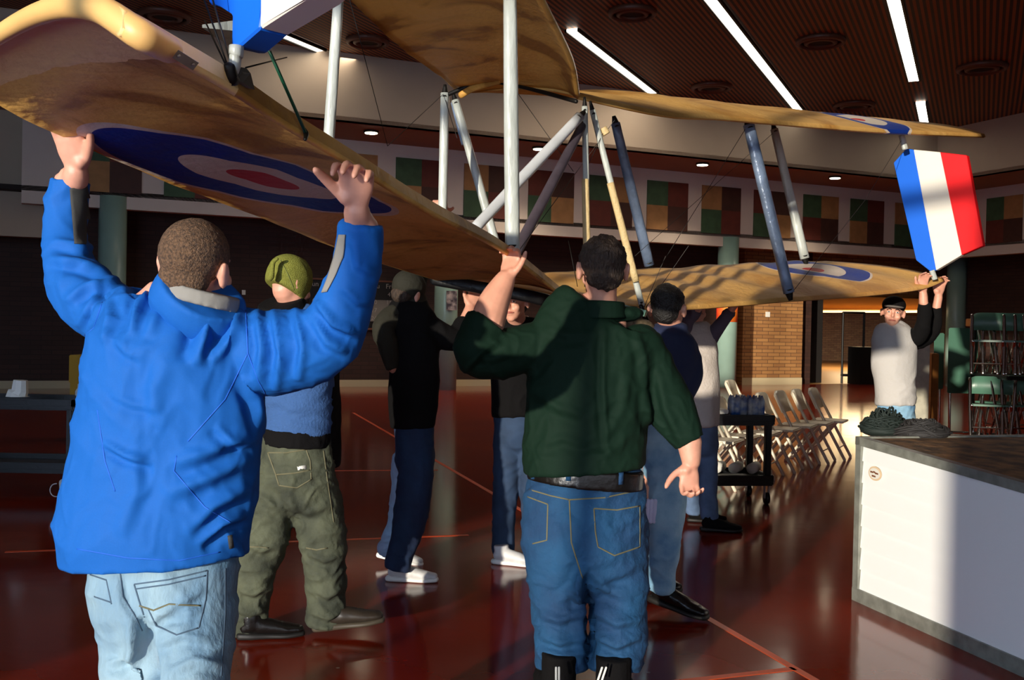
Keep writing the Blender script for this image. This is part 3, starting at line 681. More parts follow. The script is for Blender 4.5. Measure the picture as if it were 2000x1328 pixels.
def wire(p0, p1, r=.0018, m=IRON, nm='bracing_wire'):
    bm = bmesh.new(); tube(bm, [(_W(*p0), r), (_W(*p1), r)], seg=6, sub=1, cap='flat'); link_bm(nm, bm, m, PLANE, True)
for a, b in [((683, 0, 4.4), (757, 285, 5)), ((757, 285, 5), (868, 182, 5.9)), ((868, 190, 5.9), (893, 270, 5.6)), ((1200, 235, 7), (1002, 505, 4.2)), ((1138, 230, 5.3), (1030, 330, 5.0)), ((1460, 245, 6.4), (1290, 520, 6)), ((1512, 258, 8), (1240, 500, 7)),
             ((1760, 275, 7.6), (1690, 390, 7.2)), ((1690, 390, 7.2), (1548, 570, 6.5)), ((1180, 255, 5.4), (1150, 320, 5.3)), ((1110, 470, 5.3), (1128, 560, 5.3)), ((1300, 500, 6.8), (1258, 600, 5.5)), ((1345, 480, 6.8), (1262, 600, 5.5)),
             ((395, -10, 1.9), (447, 135, 1.88)), ((400, 40, 2.1), (447, 140, 1.88)), ((410, -20, 1.85), (455, 140, 1.86)), ((480, 132, 1.9), (560, 112, 2.6)), ((1130, 590, 5.2), (1255, 600, 5.4)), ((1000, 166, 5.6), (1120, 335, 5.6))]:
    wire(a, b)
wire((514, 72, 1.95), (598, 262, 2.12), .0035, GREENR, 'green_rod')
bm = bmesh.new(); tube(bm, [(_W(510, 66, 1.95), .005), (_W(520, 84, 1.96), .007), (_W(527, 96, 1.97), .004)], seg=8); link_bm('turnbuckle', bm, PAINTW, PLANE, True)
bm = bmesh.new(); tube(bm, [(_W(594, 252, 2.12), .004), (_W(598, 262, 2.12), .006), (_W(596, 272, 2.1), .004)], seg=8); link_bm('turnbuckle', bm, IRON, PLANE, True)
# near wing hardware
bm = bmesh.new(); a, b = _W(343, 105, 1.62), _W(383, 130, 1.69); d = (b - a).normalized(); nn = V((0.2, -.9, -.25)).normalized(); s = d.cross(nn).normalized()
prism(bm, [a - s * .008, b - s * .008, b + s * .008, a + s * .008], nn * .006)
for t in (.15, .85): ell(bm, a.lerp(b, t) + nn * .006, (.004, .004, .003))
link_bm('hinge_plate', bm, mat('worn_steel', srgb(150, 140, 130), .4, metal=.6, noise_amt=.3), PLANE)
bm = bmesh.new(); tube(bm, [(_W(462, 90, 1.86), .0135), (_W(461, 108, 1.86), .0135), (_W(460, 111, 1.86), .0115), (_W(458, 128, 1.86), .0115), (_W(455, 142, 1.86), .010)], seg=18, sub=2, cap='flat'); link_bm('fin_post', bm, PAINTW, PLANE, True)
bm = bmesh.new(); tube(bm, [(_W(448, 134, 1.84), .012), (_W(450, 152, 1.85), .015), (_W(456, 156, 1.86), .012)], seg=12); link_bm('fin_bracket', bm, IRON, PLANE, True)
bm = bmesh.new(); prism(bm, [_W(466, 130, 1.88), _W(474, 140, 1.88), _W(482, 172, 1.89), _W(458, 158, 1.86)], (0.012, .012, 0)); link_bm('fin_bracket', bm, mat('aged_plate', srgb(96, 88, 74), .5, metal=.4), PLANE)
# fins
def fin_pt(px, py, X0, Y0):
    m_ = (px - 1000) / FPX; k = (X0 - m_ * Y0) / (.7 + .72 * m_); return _W(px, py, Y0 + .72 * k)
def fin(parts, X0, Y0, th, label):
    first = None
    for poly, m_ in parts:
        bm = bmesh.new(); prism(bm, [fin_pt(px, py, X0, Y0) for px, py in poly], V((.717, .697, 0)) * th)
        bmesh.ops.bevel(bm, geom=bm.edges[:], offset=.004, segments=1, affect='EDGES')
        if first is None: first = link_bm('tail_fin', bm, m_, PLANE); first['label'] = label
        else: link_bm('fin_stripe', bm, m_, first)
fin([([(1828, 528), (1817, 530), (1789, 508), (1745, 318), (1770, 290), (1784, 292)], BLUP), ([(1784, 292), (1836, 297), (1878, 498), (1828, 528)], WHTP), ([(1836, 297), (1888, 303), (1920, 480), (1878, 498)], REDP)], 3.225, 7.6, .05, 'tricolour end fin under the far wing tip')
fin([([(451, 92), (466, 92), (507, 56), (510, 0), (520, -420), (380, -420), (350, -60), (408, -8), (408, 8), (430, 12), (454, 23), (457, 30)], BLUP), ([(507, 56), (602, -6), (700, -80), (660, -420), (520, -420), (510, 0)], WHTP), ([(700, -80), (820, -170), (790, -420), (660, -420)], REDP)], -.51, 1.86, .06, 'blue and white end fin above the near wing tip')
bm = bmesh.new(); prism(bm, [_W(395, 48, 2.2), _W(456, 40, 2.25), _W(456, 60, 2.25), _W(395, 54, 2.2)], (.03, .12, -.01)); link_bm('cross_spar', bm, PAINTW, PLANE)
# skid and nacelle under the centre
bm = bmesh.new(); tube(bm, [(_W(850, 546, 5.7), .035, .03), (_W(940, 562, 5.6), .035, .03), (_W(1040, 580, 5.5), .035, .03), (_W(1125, 604, 5.3), .035, .03)], seg=12, sq=.6); link_bm('landing_skid', bm, BLACKP, PLANE, True)
bm = bmesh.new(); prism(bm, [_W(1200, 590, 5.0), _W(1262, 606, 5.0), _W(1258, 618, 5.0), _W(1200, 606, 5.0)], (0.05, .3, 0)); link_bm('nacelle_board', bm, TEAL, PLANE)
bm = bmesh.new(); tube(bm, [(_W(1200, 625, 5.05), .05, .08), (_W(1262, 640, 5.1), .04, .06)], seg=12); link_bm('nacelle_cushion', bm, mat('drab_canvas', srgb(92, 78, 58), .8, bump=.3), PLANE, True)
bm = bmesh.new(); tube(bm, [(_W(1252, 598, 5.3), .012), (_W(1262, 625, 5.3), .016)], seg=8); link_bm('skid_fitting', bm, IRON, PLANE, True)
W = _W

# ---------------------------------------------------------------- people
def sc(Y): return FPX / Y
def hand(bm, wrist, kn, thumb, flip=1, size=1.0, curls=None, spread=5, tdir=(.75, .55, .15), tb=15, wr=.026, wd=.019):
    d = (kn - wrist).normalized(); t = (thumb - d * thumb.dot(d)).normalized(); n = d.cross(t) * flip
    k = size; tube(bm, [(wrist - d * .01, wr * k, wd * k), (wrist + d * .02 * k, wr * k * 1.05, wd * k * .95), (wrist + d * .055 * k, .038 * k, .0165 * k), (wrist + d * .09 * k, .041 * k, .0125 * k)], seg=16, sub=3, ref=n)
    ell(bm, wrist + d * .035 * k + t * .022 * k + n * .008 * k, (.018 * k, .018 * k, .018 * k))
    curls = curls or [(20, 25, 15)] * 4
    for i, L in enumerate((.072, .081, .076, .060)):
        root = wrist + d * (.092 - .004 * abs(i - 1)) * k + t * (.031 - .0205 * i) * k
        a = math.radians(spread * (1.4 - i)); d0 = (d * math.cos(a) + t * math.sin(a)).normalized(); ang = 0; p = root - d0 * .012 * k
        pts = [(p, .0098 * k)]; p = root
        for j, f in enumerate((.44, .31, .25)):
            ang += math.radians(curls[i][j]); dd = d0 * math.cos(ang) + n * math.sin(ang)
            pts.append((p, (.0098 - .0006 * j) * k)); p = p + dd * L * f * k
        pts.append((p, .0074 * k)); tube(bm, pts, seg=10, sub=2)
    td = (d * tdir[0] + t * tdir[1] + n * tdir[2]).normalized(); p = wrist + d * .028 * k + t * .026 * k
    pts = [(p, .0145 * k)]; p = p + td * .043 * k; pts.append((p, .0125 * k)); td2 = (td + d * .35 + n * math.radians(tb)).normalized(); p = p + td2 * .033 * k; pts.append((p, .0112 * k)); td3 = (td2 + d * .2 + n * math.radians(tb)).normalized(); p = p + td3 * .026 * k; pts.append((p, .0088 * k))
    tube(bm, pts, seg=10, sub=2)
def head_frame(az, pitch=0, roll=0):
    a = math.radians(az); F = V((math.sin(a), math.cos(a), 0)); R = V((math.cos(a), -math.sin(a), 0)); U = V((0, 0, 1))
    p = math.radians(pitch); F, U = F * math.cos(p) + U * math.sin(p), U * math.cos(p) - F * math.sin(p)
    r = math.radians(roll); R, U = R * math.cos(r) - U * math.sin(r), U * math.cos(r) + R * math.sin(r)
    return Matrix((R, F, U)).transposed()
def head(bm, c, fr, k=1.0, face=False):
    P = lambda x, y, z: c + fr @ V((x * k, y * k, z * k))
    E = lambda x, y, z, a, b, d, s=16: ell(bm, P(x, y, z), (a * k, b * k, d * k), fr, s)
    E(0, -.004, .03, .076, .096, .088, 24); E(0, .03, -.045, .056, .062, .058); E(0, .066, -.095, .026, .022, .020); E(0, .045, -.075, .044, .045, .034)
    E(0, .104, -.022, .0125, .017, .018, 10); E(0, .096, .0, .010, .014, .026, 10); E(0, .084, .022, .048, .016, .012)
    for s in (-1, 1):
        E(s * .084, -.010, -.006, .012, .020, .034, 12); E(s * .090, -.020, .008, .008, .014, .022, 10); E(s * .04, .068, -.03, .022, .022, .024, 10)
    E(0, .094, -.056, .022, .012, .007, 10); E(0, .090, -.067, .019, .011, .007, 10)
def make_person(label, sp, voxel, cat='person'):
    bm = bmesh.new(); s_ = sp
    fr = head_frame(*sp['head']['az']) if isinstance(sp['head']['az'], tuple) else head_frame(sp['head']['az'])
    hc = W(*sp['head']['c']); hk = sp['head'].get('k', 1.0)
    head(bm, hc, fr, hk)
    torso = [(W((L + R) / 2, y, Y), (R - L) / 2 / sc(Y), d) for (y, L, R, Y, d) in sp['torso']]
    hips = [(W((L + R) / 2, y, Y), (R - L) / 2 / sc(Y), d) for (y, L, R, Y, d) in sp['hips']]
    nb = torso[0][0] + V((0, 0, -.03)); 
    tube(bm, [(nb, .066), (nb.lerp(hc, .5), .056), (hc + fr @ V((0, -.02, -.03)), .058)], seg=16)
    bt = [(c, max(.02, r * .72), max(.02, d * .66)) for c, r, d in torso[:-1] + hips[1:]]
    tube(bm, bt, seg=20, sub=2)
    for a in sp['arms']:
        pts = [W(px, py, Y) for (px, py, Y, h) in a['p']]; hw = [h / sc(Y) for (px, py, Y, h) in a['p']]; cu = a['cuff']
        rad = [(min(h - .012, .042) if i < cu else h) for i, h in enumerate(hw)]; rad = [max(r, .02) for r in rad]
        if cu < len(pts): rad[cu] = hw[cu]
        tube(bm, [(p, r) for p, r in zip(pts, rad)], seg=16, sub=3)
        if a.get('hand'):
            hd = a['hand']; hand(bm, pts[-1], W(*hd['kn']), V(hd['th']), hd.get('flip', 1), hd.get('size', 1.0), hd.get('curls'), hd.get('spread', 5), hd.get('tdir', (.75, .55, .15)), hd.get('tb', 15))
    for l in sp['legs']:
        pts = [(W(px, py, Y), max(.022, h / sc(Y) - .035)) for (px, py, Y, h) in l['p']]; pts[-1] = (pts[-2][0].lerp(pts[-1][0], .45), pts[-1][1]); tube(bm, pts, seg=14, sub=3)
    body = fuse('person', bm, voxel, SKIN, smooth_it=3)
    tag(body, label, cat)
    # upper garment(s)
    bm = bmesh.new(); tube(bm, torso, seg=30, sub=4, cap='flat' if sp.get('hemflat', True) else 'round')
    if sp.get('hemflat', True): ell(bm, torso[0][0], (torso[0][1], torso[0][2], .03))
    upper = {}
    for a in sp['arms']:
        cu = a['cuff']
        if cu <= 1: continue
        q = [(W(px, py, Y), h / sc(Y), h / sc(Y) * .95) for (px, py, Y, h) in a['p'][:cu]]
        if a.get('mat'):
            b2 = bmesh.new(); tube(b2, q, seg=20, sub=4, cap='flat'); ell(b2, q[0][0], (q[0][1],) * 3); upper[id(a)] = fuse(a.get('name', 'sleeve'), b2, voxel * 1.3, a['mat'], body, 3, sp.get('wr'))
        else:
            tube(bm, q, seg=22, sub=4, cap='flat'); ell(bm, q[0][0], (q[0][1],) * 3)
    for e in sp.get('extra', []): ell(bm, W(*e[0]), e[1], head_frame(*e[2]) if len(e) > 2 else None)
    for f in sp.get('folds', []): tube(bm, [(W(px, py, Y), h / sc(Y)) for (px, py, Y, h) in f], seg=10, sub=3)
    top = fuse(sp['top'][0], bm, voxel * 1.25, sp['top'][1], body, sp.get('tsm', 5), sp.get('wr'), sp.get('wdir', (1, 1, 1)))
    if sp.get('collar'):
        bm = bmesh.new(); cl = sp['collar']; tube(bm, [(W((L + R) / 2, y, Y), (R - L) / 2 / sc(Y), d) for (y, L, R, Y, d) in cl['r']], seg=24, sub=3, cap='flat'); fuse('collar', bm, voxel, cl['m'], body, 2)
    bm = bmesh.new(); tube(bm, hips, seg=30, sub=3, cap='round')
    for l in sp['legs']:
        tube(bm, [(W(px, py, Y), h / sc(Y), l.get('d', .95) * h / sc(Y)) for (px, py, Y, h) in l['p']], seg=24, sub=4, cap='flat')
    bot = fuse(sp['bot'][0], bm, voxel * 1.25, sp['bot'][1], body, 5, sp.get('wr2', [(.006, 7, True), (.006, 4, False)]), (1, 1, 1.4))
    for l in sp['legs']:
        if 'shoe' in l: shoe(body, **l['shoe'])
    h = sp['head']
    if h.get('hair'):
        bm = bmesh.new(); b_, u_ = h.get('shift', (.014, .014)); k = hk
        ell(bm, hc + fr @ V((0, (-.004 - b_) * k, (.03 + u_) * k)), (.0825 * k, .097 * k, .088 * k), fr, 26); ell(bm, hc + fr @ V((0, -.05 * k, -.02 * k)), (.066 * k, .05 * k, .055 * k), fr, 20)
        fuse('hair', bm, .005 * max(1, voxel / .006), h['hair'], body, 2, h.get('hwr', [(.003, 60, False), (.004, 18, False)]))
    return body, top, bot, hc, fr
def shoe(parent, heel, az, m, ms, k=1.0, pitch=0, z=0.0, high=.12):
    c = V((heel[0], heel[1], z)) if len(heel) == 2 else V(heel)
    a = math.radians(az); F = V((math.sin(a), math.cos(a), 0)); p = math.radians(pitch); U = V((0, 0, 1)); F2 = F * math.cos(p) + U * math.sin(p); U2 = U * math.cos(p) - F * math.sin(p)
    P = lambda f, u: c + (F2 * f + U2 * u) * k
    bm = bmesh.new(); tube(bm, [(P(.015, .055), .032 * k, .034 * k), (P(.07, .058), .038 * k, .042 * k), (P(.14, .050), .043 * k, .034 * k), (P(.20, .040), .046 * k, .026 * k), (P(.26, .034), .036 * k, .018 * k)], seg=16, sub=3, ref=U2)
    tube(bm, [(P(.04, .05), .04 * k, .045 * k), (P(.035, high), .042 * k, .048 * k)], seg=16, sub=2, cap='flat', ref=F2)
    sh = fuse('shoe', bm, .008, m, parent, 2, [(.0015, 30, False)])
    bm = bmesh.new(); tube(bm, [(P(-.012, .016), .026 * k, .017 * k), (P(.04, .016), .038 * k, .017 * k), (P(.11, .014), .038 * k, .014 * k), (P(.2, .013), .050 * k, .013 * k), (P(.27, .016), .034 * k, .013 * k)], seg=16, sub=3, ref=U2, sq=.7)
    link_bm('sole', bm, ms, sh, True); return sh
def face_bits(body, hc, fr, k=1.0, brow=HAIRB):
    P = lambda x, y, z: hc + fr @ V((x * k, y * k, z * k))
    for s in (-1, 1):
        bm = bmesh.new(); ell(bm, P(s * .031, .083, .004), (.0125 * k, .010 * k, .008 * k), fr, 12); e = link_bm('eye', bm, EYEW, body, True)
        bm = bmesh.new(); ell(bm, P(s * .031, .0915, .004), (.0055 * k, .003 * k, .0055 * k), fr, 10); link_bm('pupil', bm, EYED, e, True)
        bm = bmesh.new(); tube(bm, [(P(s * .014, .098, .022), .0035 * k), (P(s * .03, .097, .027), .004 * k), (P(s * .048, .086, .021), .003 * k)], seg=8); link_bm('eyebrow', bm, brow, body, True)
    bm = bmesh.new(); tube(bm, [(P(-.024, .090, -.06), .003 * k), (P(0, .105, -.058), .006 * k), (P(.024, .090, -.06), .003 * k)], seg=8); link_bm('mouth', bm, LIP, body, True)

WJ = [(.007, 4.5, True), (.008, 3.0, False), (.003, 13, True)]
# --- man in the blue jacket
sp = dict(
    torso=[(596, 235, 470, 2.56, .09), (625, 190, 500, 2.56, .12), (680, 172, 508, 2.55, .145), (770, 161, 514, 2.55, .15), (860, 148, 506, 2.55, .15), (950, 128, 498, 2.55, .155), (1030, 113, 488, 2.55, .16), (1092, 122, 483, 2.55, .16)],
    hips=[(1060, 182, 462, 2.56, .12), (1120, 172, 461, 2.56, .13), (1180, 182, 459, 2.56, .135), (1215, 192, 457, 2.56, .12)],
    arms=[dict(p=[(250, 640, 2.6, 62), (160, 570, 2.66, 60), (128, 485, 2.72, 44), (130, 420, 2.76, 42), (138, 352, 2.76, 40), (146, 356, 2.74, 25), (149, 338, 2.72, 24)], cuff=5,
               hand=dict(kn=(138, 285, 2.68), th=(1, -.1, 0), flip=-1, size=1.06, curls=[(14, 14, 10), (10, 14, 10), (8, 12, 10), (6, 12, 10)], spread=4, tdir=(.95, .55, .1), tb=8)),
          dict(p=[(440, 665, 2.56, 70), (540, 690, 2.54, 82), (636, 665, 2.5, 66), (682, 575, 2.46, 50), (702, 500, 2.44, 44), (708, 438, 2.42, 41), (700, 436, 2.41, 27), (697, 412, 2.38, 26)], cuff=6,
               hand=dict(kn=(696, 350, 2.33), th=(-1, .1, .1), flip=1, size=1.08, curls=[(30, 48, 30), (30, 46, 30), (30, 46, 30), (32, 46, 30)], spread=7, tdir=(.8, .7, .2), tb=20))],
    legs=[dict(p=[(255, 1180, 2.57, 72), (252, 1260, 2.55, 56), (262, 1400, 2.5, 50), (280, 1690, 2.6, 46)], shoe=dict(heel=(W(280, 1700, 2.6).x, 2.52), az=0, m=SHOEW, ms=SOLEW)),
          dict(p=[(368, 1180, 2.55, 92), (370, 1290, 2.5, 86), (368, 1420, 2.42, 68), (365, 1700, 2.45, 52)], shoe=dict(heel=(W(365, 1700, 2.45).x, 2.38), az=3, m=SHOEW, ms=SOLEW))],
    head=dict(c=(383, 524, 2.5), az=(14, 6, 8), k=1.0, hair=HAIRS, shift=(.010, .008), hwr=[(.0012, 120, False)]),
    top=('jacket', BLUE), bot=('jeans', JEANL), wr=WJ, wdir=(1, 1, .8), tsm=3)
blue, bj, bjeans, hc, fr = make_person('man in a bright blue jacket, back turned, both arms raised to the near wing', sp, .0055)
fold(bj, [([(300, 560), (268, 600), (256, 655)], 10, .016), ([(335, 570), (300, 625), (290, 660)], 12, .010), ([(425, 585), (400, 650), (380, 715)], 15, .026), ([(470, 600), (450, 660), (410, 710)], 12, .018),
    ([(500, 600), (512, 680), (502, 745)], 9, .012), ([(532, 600), (548, 690), (538, 765)], 9, .014), ([(575, 595), (592, 680), (582, 745)], 9, .013), ([(618, 588), (652, 632), (705, 655)], 9, .018), ([(612, 620), (640, 670), (680, 690)], 9, .010),
    ([(200, 862), (245, 888), (300, 905)], 8, .012), ([(222, 660), (250, 690), (275, 700)], 8, .006), ([(335, 905), (400, 885), (490, 845)], 16, .014), ([(320, 965), (410, 930), (492, 890)], 16, .012), ([(385, 1062), (435, 1020), (480, 1005)], 10, .018), ([(365, 1040), (420, 985), (490, 950)], 13, .012),
    ([(92, 505), (150, 512), (218, 535)], 9, .012), ([(100, 470), (150, 480), (200, 488)], 8, .010), ([(125, 590), (170, 560), (235, 545)], 9, .012), ([(150, 640), (182, 590), (192, 550)], 9, .010), ([(200, 670), (215, 620), (210, 580)], 9, .010),
    ([(470, 735), (500, 780), (515, 850)], 10, .012), ([(420, 830), (450, 860), (500, 870)], 9, .010), ([(690, 470), (700, 520), (740, 540)], 8, .007), ([(670, 560), (700, 590), (725, 590)], 8, .008), ([(230, 1050), (270, 960), (260, 880)], 14, .006), ([(215, 770), (260, 790), (320, 800)], 8, .005), ([(330, 700), (300, 760), (310, 840)], 18, .008)])
fold(bjeans, [([(276, 1205), (284, 1260), (300, 1340)], 12, -.035), ([(280, 1225), (330, 1190), (400, 1150)], 9, .008), ([(290, 1190), (340, 1200), (395, 1190)], 8, .006), ([(300, 1262), (350, 1240), (410, 1250)], 9, .008), ([(205, 1300), (240, 1285), (275, 1262)], 9, .010), ([(320, 1320), (380, 1290), (440, 1300)], 9, .008), ([(238, 1120), (250, 1180), (275, 1215)], 9, -.008)])
bv = bvh_of(bj)
patch('sleeve_patch', bv, [(136, 368), (140, 420), (145, 476)], [(168, 362), (180, 420), (178, 478)], DKGREY, blue, label='dark grey sleeve patch')
patch('sleeve_patch', bv, [(664, 458), (655, 500), (641, 545), (630, 572)], [(676, 458), (672, 500), (656, 540), (640, 570)], GREYF, blue, label='pale grey sleeve patch')
for pth in ([(480, 606), (484, 690), (505, 745), (520, 772)], [(484, 690), (440, 780), (367, 862)], [(200, 590), (183, 640), (165, 655)], [(345, 890), (340, 920), (400, 990), (450, 1020)], [(150, 1072), (250, 1090), (350, 1095), (430, 1078)], [(190, 800), (205, 900), (225, 960)]):
    ribbon('seam', bv, pth, .003, SEAMB, blue, .0008)
ribbon('zip', bv, [(449, 1046), (452, 1070)], .012, DKGREY, blue, .003)
bm = bmesh.new(); tube(bm, [(W(376, 618, 2.52), .124, .085), (W(384, 596, 2.50), .124, .105), (W(391, 573, 2.485), .116, .106), (W(394, 566, 2.48), .106, .098)], seg=28, sub=3, cap='flat'); fuse('collar', bm, .006, BLUE, blue, 2, [(.004, 10, False)])
bm = bmesh.new(); tube(bm, [(W(388, 592, 2.49), .10, .09), (W(395, 565, 2.49), .096, .087)], seg=24, sub=2, cap='flat'); fuse('collar_lining', bm, .006, GREYF, blue, 2)
bv = bvh_of(bjeans)
for pth in ([(262, 1141), (330, 1132), (405, 1114)], [(405, 1114), (402, 1170), (388, 1226)], [(388, 1226), (345, 1240), (305, 1222), (290, 1190)], [(262, 1141), (272, 1175), (282, 1205)], [(266, 1150), (330, 1141), (402, 1124)], [(234, 1112), (240, 1165), (262, 1200), (278, 1232)],
            [(176, 1122), (208, 1133), (218, 1180)], [(184, 1165), (216, 1176)], [(440, 1110), (440, 1200), (432, 1320)]):
    ribbon('stitching', bv, pth, .0035, STITCHD, blue, .001)
ribbon('stitching', bv, [(272, 1183), (300, 1192), (330, 1180), (392, 1183)], .004, STITCH, blue, .001)

# --- man in the green shirt
sp = dict(
    torso=[(612, 1095, 1258, 3.8, .08), (635, 1045, 1282, 3.8, .11), (690, 1030, 1288, 3.78, .13), (760, 1027, 1275, 3.78, .14), (850, 1024, 1263, 3.78, .145), (895, 1022, 1262, 3.78, .165), (916, 1026, 1260, 3.78, .170)],
    hips=[(925, 1034, 1252, 3.79, .12), (990, 1024, 1262, 3.79, .135), (1060, 1024, 1266, 3.78, .14), (1110, 1030, 1267, 3.78, .13)],
    arms=[dict(p=[(1065, 668, 3.8, 44), (985, 690, 3.76, 48), (925, 690, 3.74, 42), (938, 655, 3.74, 44), (952, 632, 3.75, 46), (950, 636, 3.75, 34), (965, 590, 3.78, 31), (986, 548, 3.8, 21)], cuff=5,
               hand=dict(kn=(996, 518, 3.82), th=(1, -.4, .3), flip=-1, size=1.0, curls=[(35, 55, 40)] * 4, spread=4, tdir=(.7, .6, .3))),
          dict(p=[(1252, 680, 3.8, 46), (1292, 760, 3.8, 42), (1322, 820, 3.78, 42), (1348, 866, 3.76, 33), (1346, 862, 3.76, 25), (1350, 900, 3.75, 19)], cuff=4,
               hand=dict(kn=(1346, 945, 3.74), th=(-1, -.3, 0), flip=-1, size=1.05, curls=[(32, 50, 35), (36, 52, 35), (38, 52, 35), (40, 52, 35)], spread=3, tdir=(.6, .75, -.1)))],
    legs=[dict(p=[(1084, 1060, 3.79, 58), (1088, 1150, 3.78, 54), (1094, 1220, 3.76, 50), (1097, 1300, 3.76, 50)], shoe=dict(heel=(W(1094, 1300, 3.7).x, 3.64), az=-4, m=BLACK, ms=SOLED, k=1.6, high=.16)),
          dict(p=[(1206, 1060, 3.79, 60), (1209, 1150, 3.77, 57), (1208, 1220, 3.74, 55), (1202, 1306, 3.72, 50)], shoe=dict(heel=(W(1194, 1300, 3.66).x, 3.60), az=8, m=BLACK, ms=SOLED, k=1.6, high=.16))],
    head=dict(c=(1176, 528, 3.78), az=(-5, 0, 0), k=1.06, hair=HAIRB, shift=(.006, .008), hwr=[(.004, 45, False), (.004, 20, True)]),
    top=('shirt', GREEN), bot=('jeans', JEANM), wr=[(.007, 5, True), (.008, 3, False), (.003, 14, True)], wr2=[(.008, 6, True), (.010, 4, False), (.003, 15, True)],
    collar=dict(r=[(622, 1124, 1226, 3.78, .10), (602, 1128, 1222, 3.78, .098), (588, 1131, 1220, 3.78, .092)], m=GREEN),
    xfolds=[[(1045, 760, 3.68, 8), (1130, 800, 3.655, 5)], [(1178, 640, 3.68, 5), (1180, 870, 3.645, 6)], [(900, 700, 3.68, 8), (960, 665, 3.68, 10)], [(1290, 740, 3.7, 6), (1330, 850, 3.7, 8)]])
grn, gt, gb, hc, fr = make_person('man in a dark green shirt and blue jeans, one hand on the wing edge', sp, .006)
fold(gt, [([(1180, 635), (1178, 760), (1186, 885)], 6, .010), ([(1035, 760), (1090, 795), (1150, 815)], 11, .010), ([(905, 730), (935, 690), (975, 665)], 8, .014), ([(920, 700), (960, 700), (1010, 690)], 8, .008), ([(1282, 715), (1300, 800), (1335, 872)], 9, .012), ([(1262, 760), (1268, 820), (1300, 870)], 8, .010),
    ([(1225, 860), (1180, 888), (1130, 890)], 8, .006), ([(1050, 870), (1100, 855), (1150, 870)], 9, .006), ([(1060, 640), (1110, 655), (1160, 650)], 8, .006), ([(1240, 640), (1258, 700), (1262, 760)], 8, .008), ([(1090, 700), (1060, 740), (1030, 760)], 9, .008), ([(1230, 720), (1215, 800), (1180, 860)], 10, .006)])
fold(gb, [([(1146, 1120), (1148, 1210), (1150, 1300)], 9, -.03), ([(1142, 1105), (1125, 1150), (1085, 1178)], 10, .012), ([(1152, 1110), (1185, 1150), (1235, 1175)], 10, .012), ([(1050, 1198), (1095, 1212), (1140, 1192)], 9, .014), ([(1155, 1190), (1205, 1218), (1262, 1208)], 9, .014), ([(1052, 1240), (1095, 1256), (1140, 1244)], 8, .014), ([(1158, 1240), (1205, 1262), (1252, 1242)], 8, .014), ([(1055, 1268), (1100, 1282), (1145, 1272)], 7, .010), ([(1170, 1130), (1215, 1120), (1262, 1090)], 10, .008), ([(1100, 1000), (1110, 1050), (1128, 1090)], 12, .008)])
bm = bmesh.new(); tube(bm, [(W(1146, 908, 3.78), .219, .158), (W(1144, 926, 3.78), .221, .160), (W(1142, 945, 3.78), .223, .160)], seg=40, sub=2, cap='flat', ref=V((0, 1, 0))); belt = fuse('belt', bm, .008, LEATHER, grn, 1)
bv = bvh_of(belt)
for x, y in ((1111, 925), (1213, 932), (1042, 922)): ribbon('belt_loop', bv, [(x, y - 14), (x - 1, y + 14)], .018, JEANM, grn, .005)
bv = bvh_of(gb)
for pth in ([(1034, 956), (1075, 968), (1112, 976)], [(1112, 976), (1180, 972), (1250, 957)], [(1112, 976), (1116, 1060), (1138, 1130)], [(1160, 993), (1205, 996), (1250, 988)], [(1250, 988), (1250, 1068), (1200, 1085), (1168, 1068)], [(1160, 993), (1163, 1040), (1168, 1068)], [(1030, 970), (1070, 985)], [(1070, 985), (1068, 1055), (1040, 1062)]):
    ribbon('stitching', bv, pth, .005, STITCH, grn, .0012)
bm = bmesh.new(); 
for x in (1086, 1092, 1168, 1176):
    a = W(x + (8 if x > 1100 else 0), 1304, 3.535); b = W(x, 1328, 3.525); bm = bmesh.new(); tube(bm, [(a, .004), (b, .004)], seg=6, sub=1); link_bm('shoe_stripe', bm, PAPER, grn)

# --- man in the green fleece hat
sp = dict(
    torso=[(606, 512, 618, 4.68, .07), (640, 495, 640, 4.66, .11), (720, 512, 650, 4.64, .13), (790, 520, 652, 4.64, .13), (845, 516, 650, 4.64, .135)],
    hips=[(850, 512, 646, 4.64, .12), (900, 505, 652, 4.64, .13), (950, 500, 656, 4.63, .13)],
    arms=[dict(p=[(520, 650, 4.66, 28), (510, 700, 4.7, 26), (560, 720, 4.9, 22), (600, 680, 5.0, 20)], cuff=4),
          dict(p=[(622, 650, 4.68, 30), (632, 740, 4.74, 28), (622, 800, 4.85, 24)], cuff=3, mat=BLACK, name='sleeve')],
    legs=[dict(p=[(545, 950, 4.63, 48), (520, 1040, 4.6, 46), (500, 1110, 4.58, 40), (490, 1170, 4.6, 35), (487, 1238, 4.62, 34)], shoe=dict(heel=(W(478, 1250, 4.60).x, 4.56), az=75, m=LEATHER, ms=SOLED, k=1.0)),
          dict(p=[(608, 950, 4.65, 50), (628, 1040, 4.66, 46), (636, 1110, 4.66, 38), (638, 1170, 4.67, 36), (634, 1215, 4.68, 36)], shoe=dict(heel=(W(624, 1230, 4.66).x, 4.64, .02), az=80, m=BOOT, ms=mat('boot_sole', srgb(70, 62, 50), .5), k=1.1, pitch=6))],
    head=dict(c=(566, 556, 4.64), az=(48, -14, 0), k=1.0),
    top=('sweater', SWEAT), bot=('work_trousers', OLIVE), wr=[(.006, 6, True), (.006, 4, False)], wr2=[(.009, 8, True), (.008, 5, False), (.003, 20, True)], wdir=(1, 1, 2))
hatm, ht, hb, hc, fr = make_person('man in a moss green tasselled hat, slate sweater and worn olive work trousers', sp, .007)
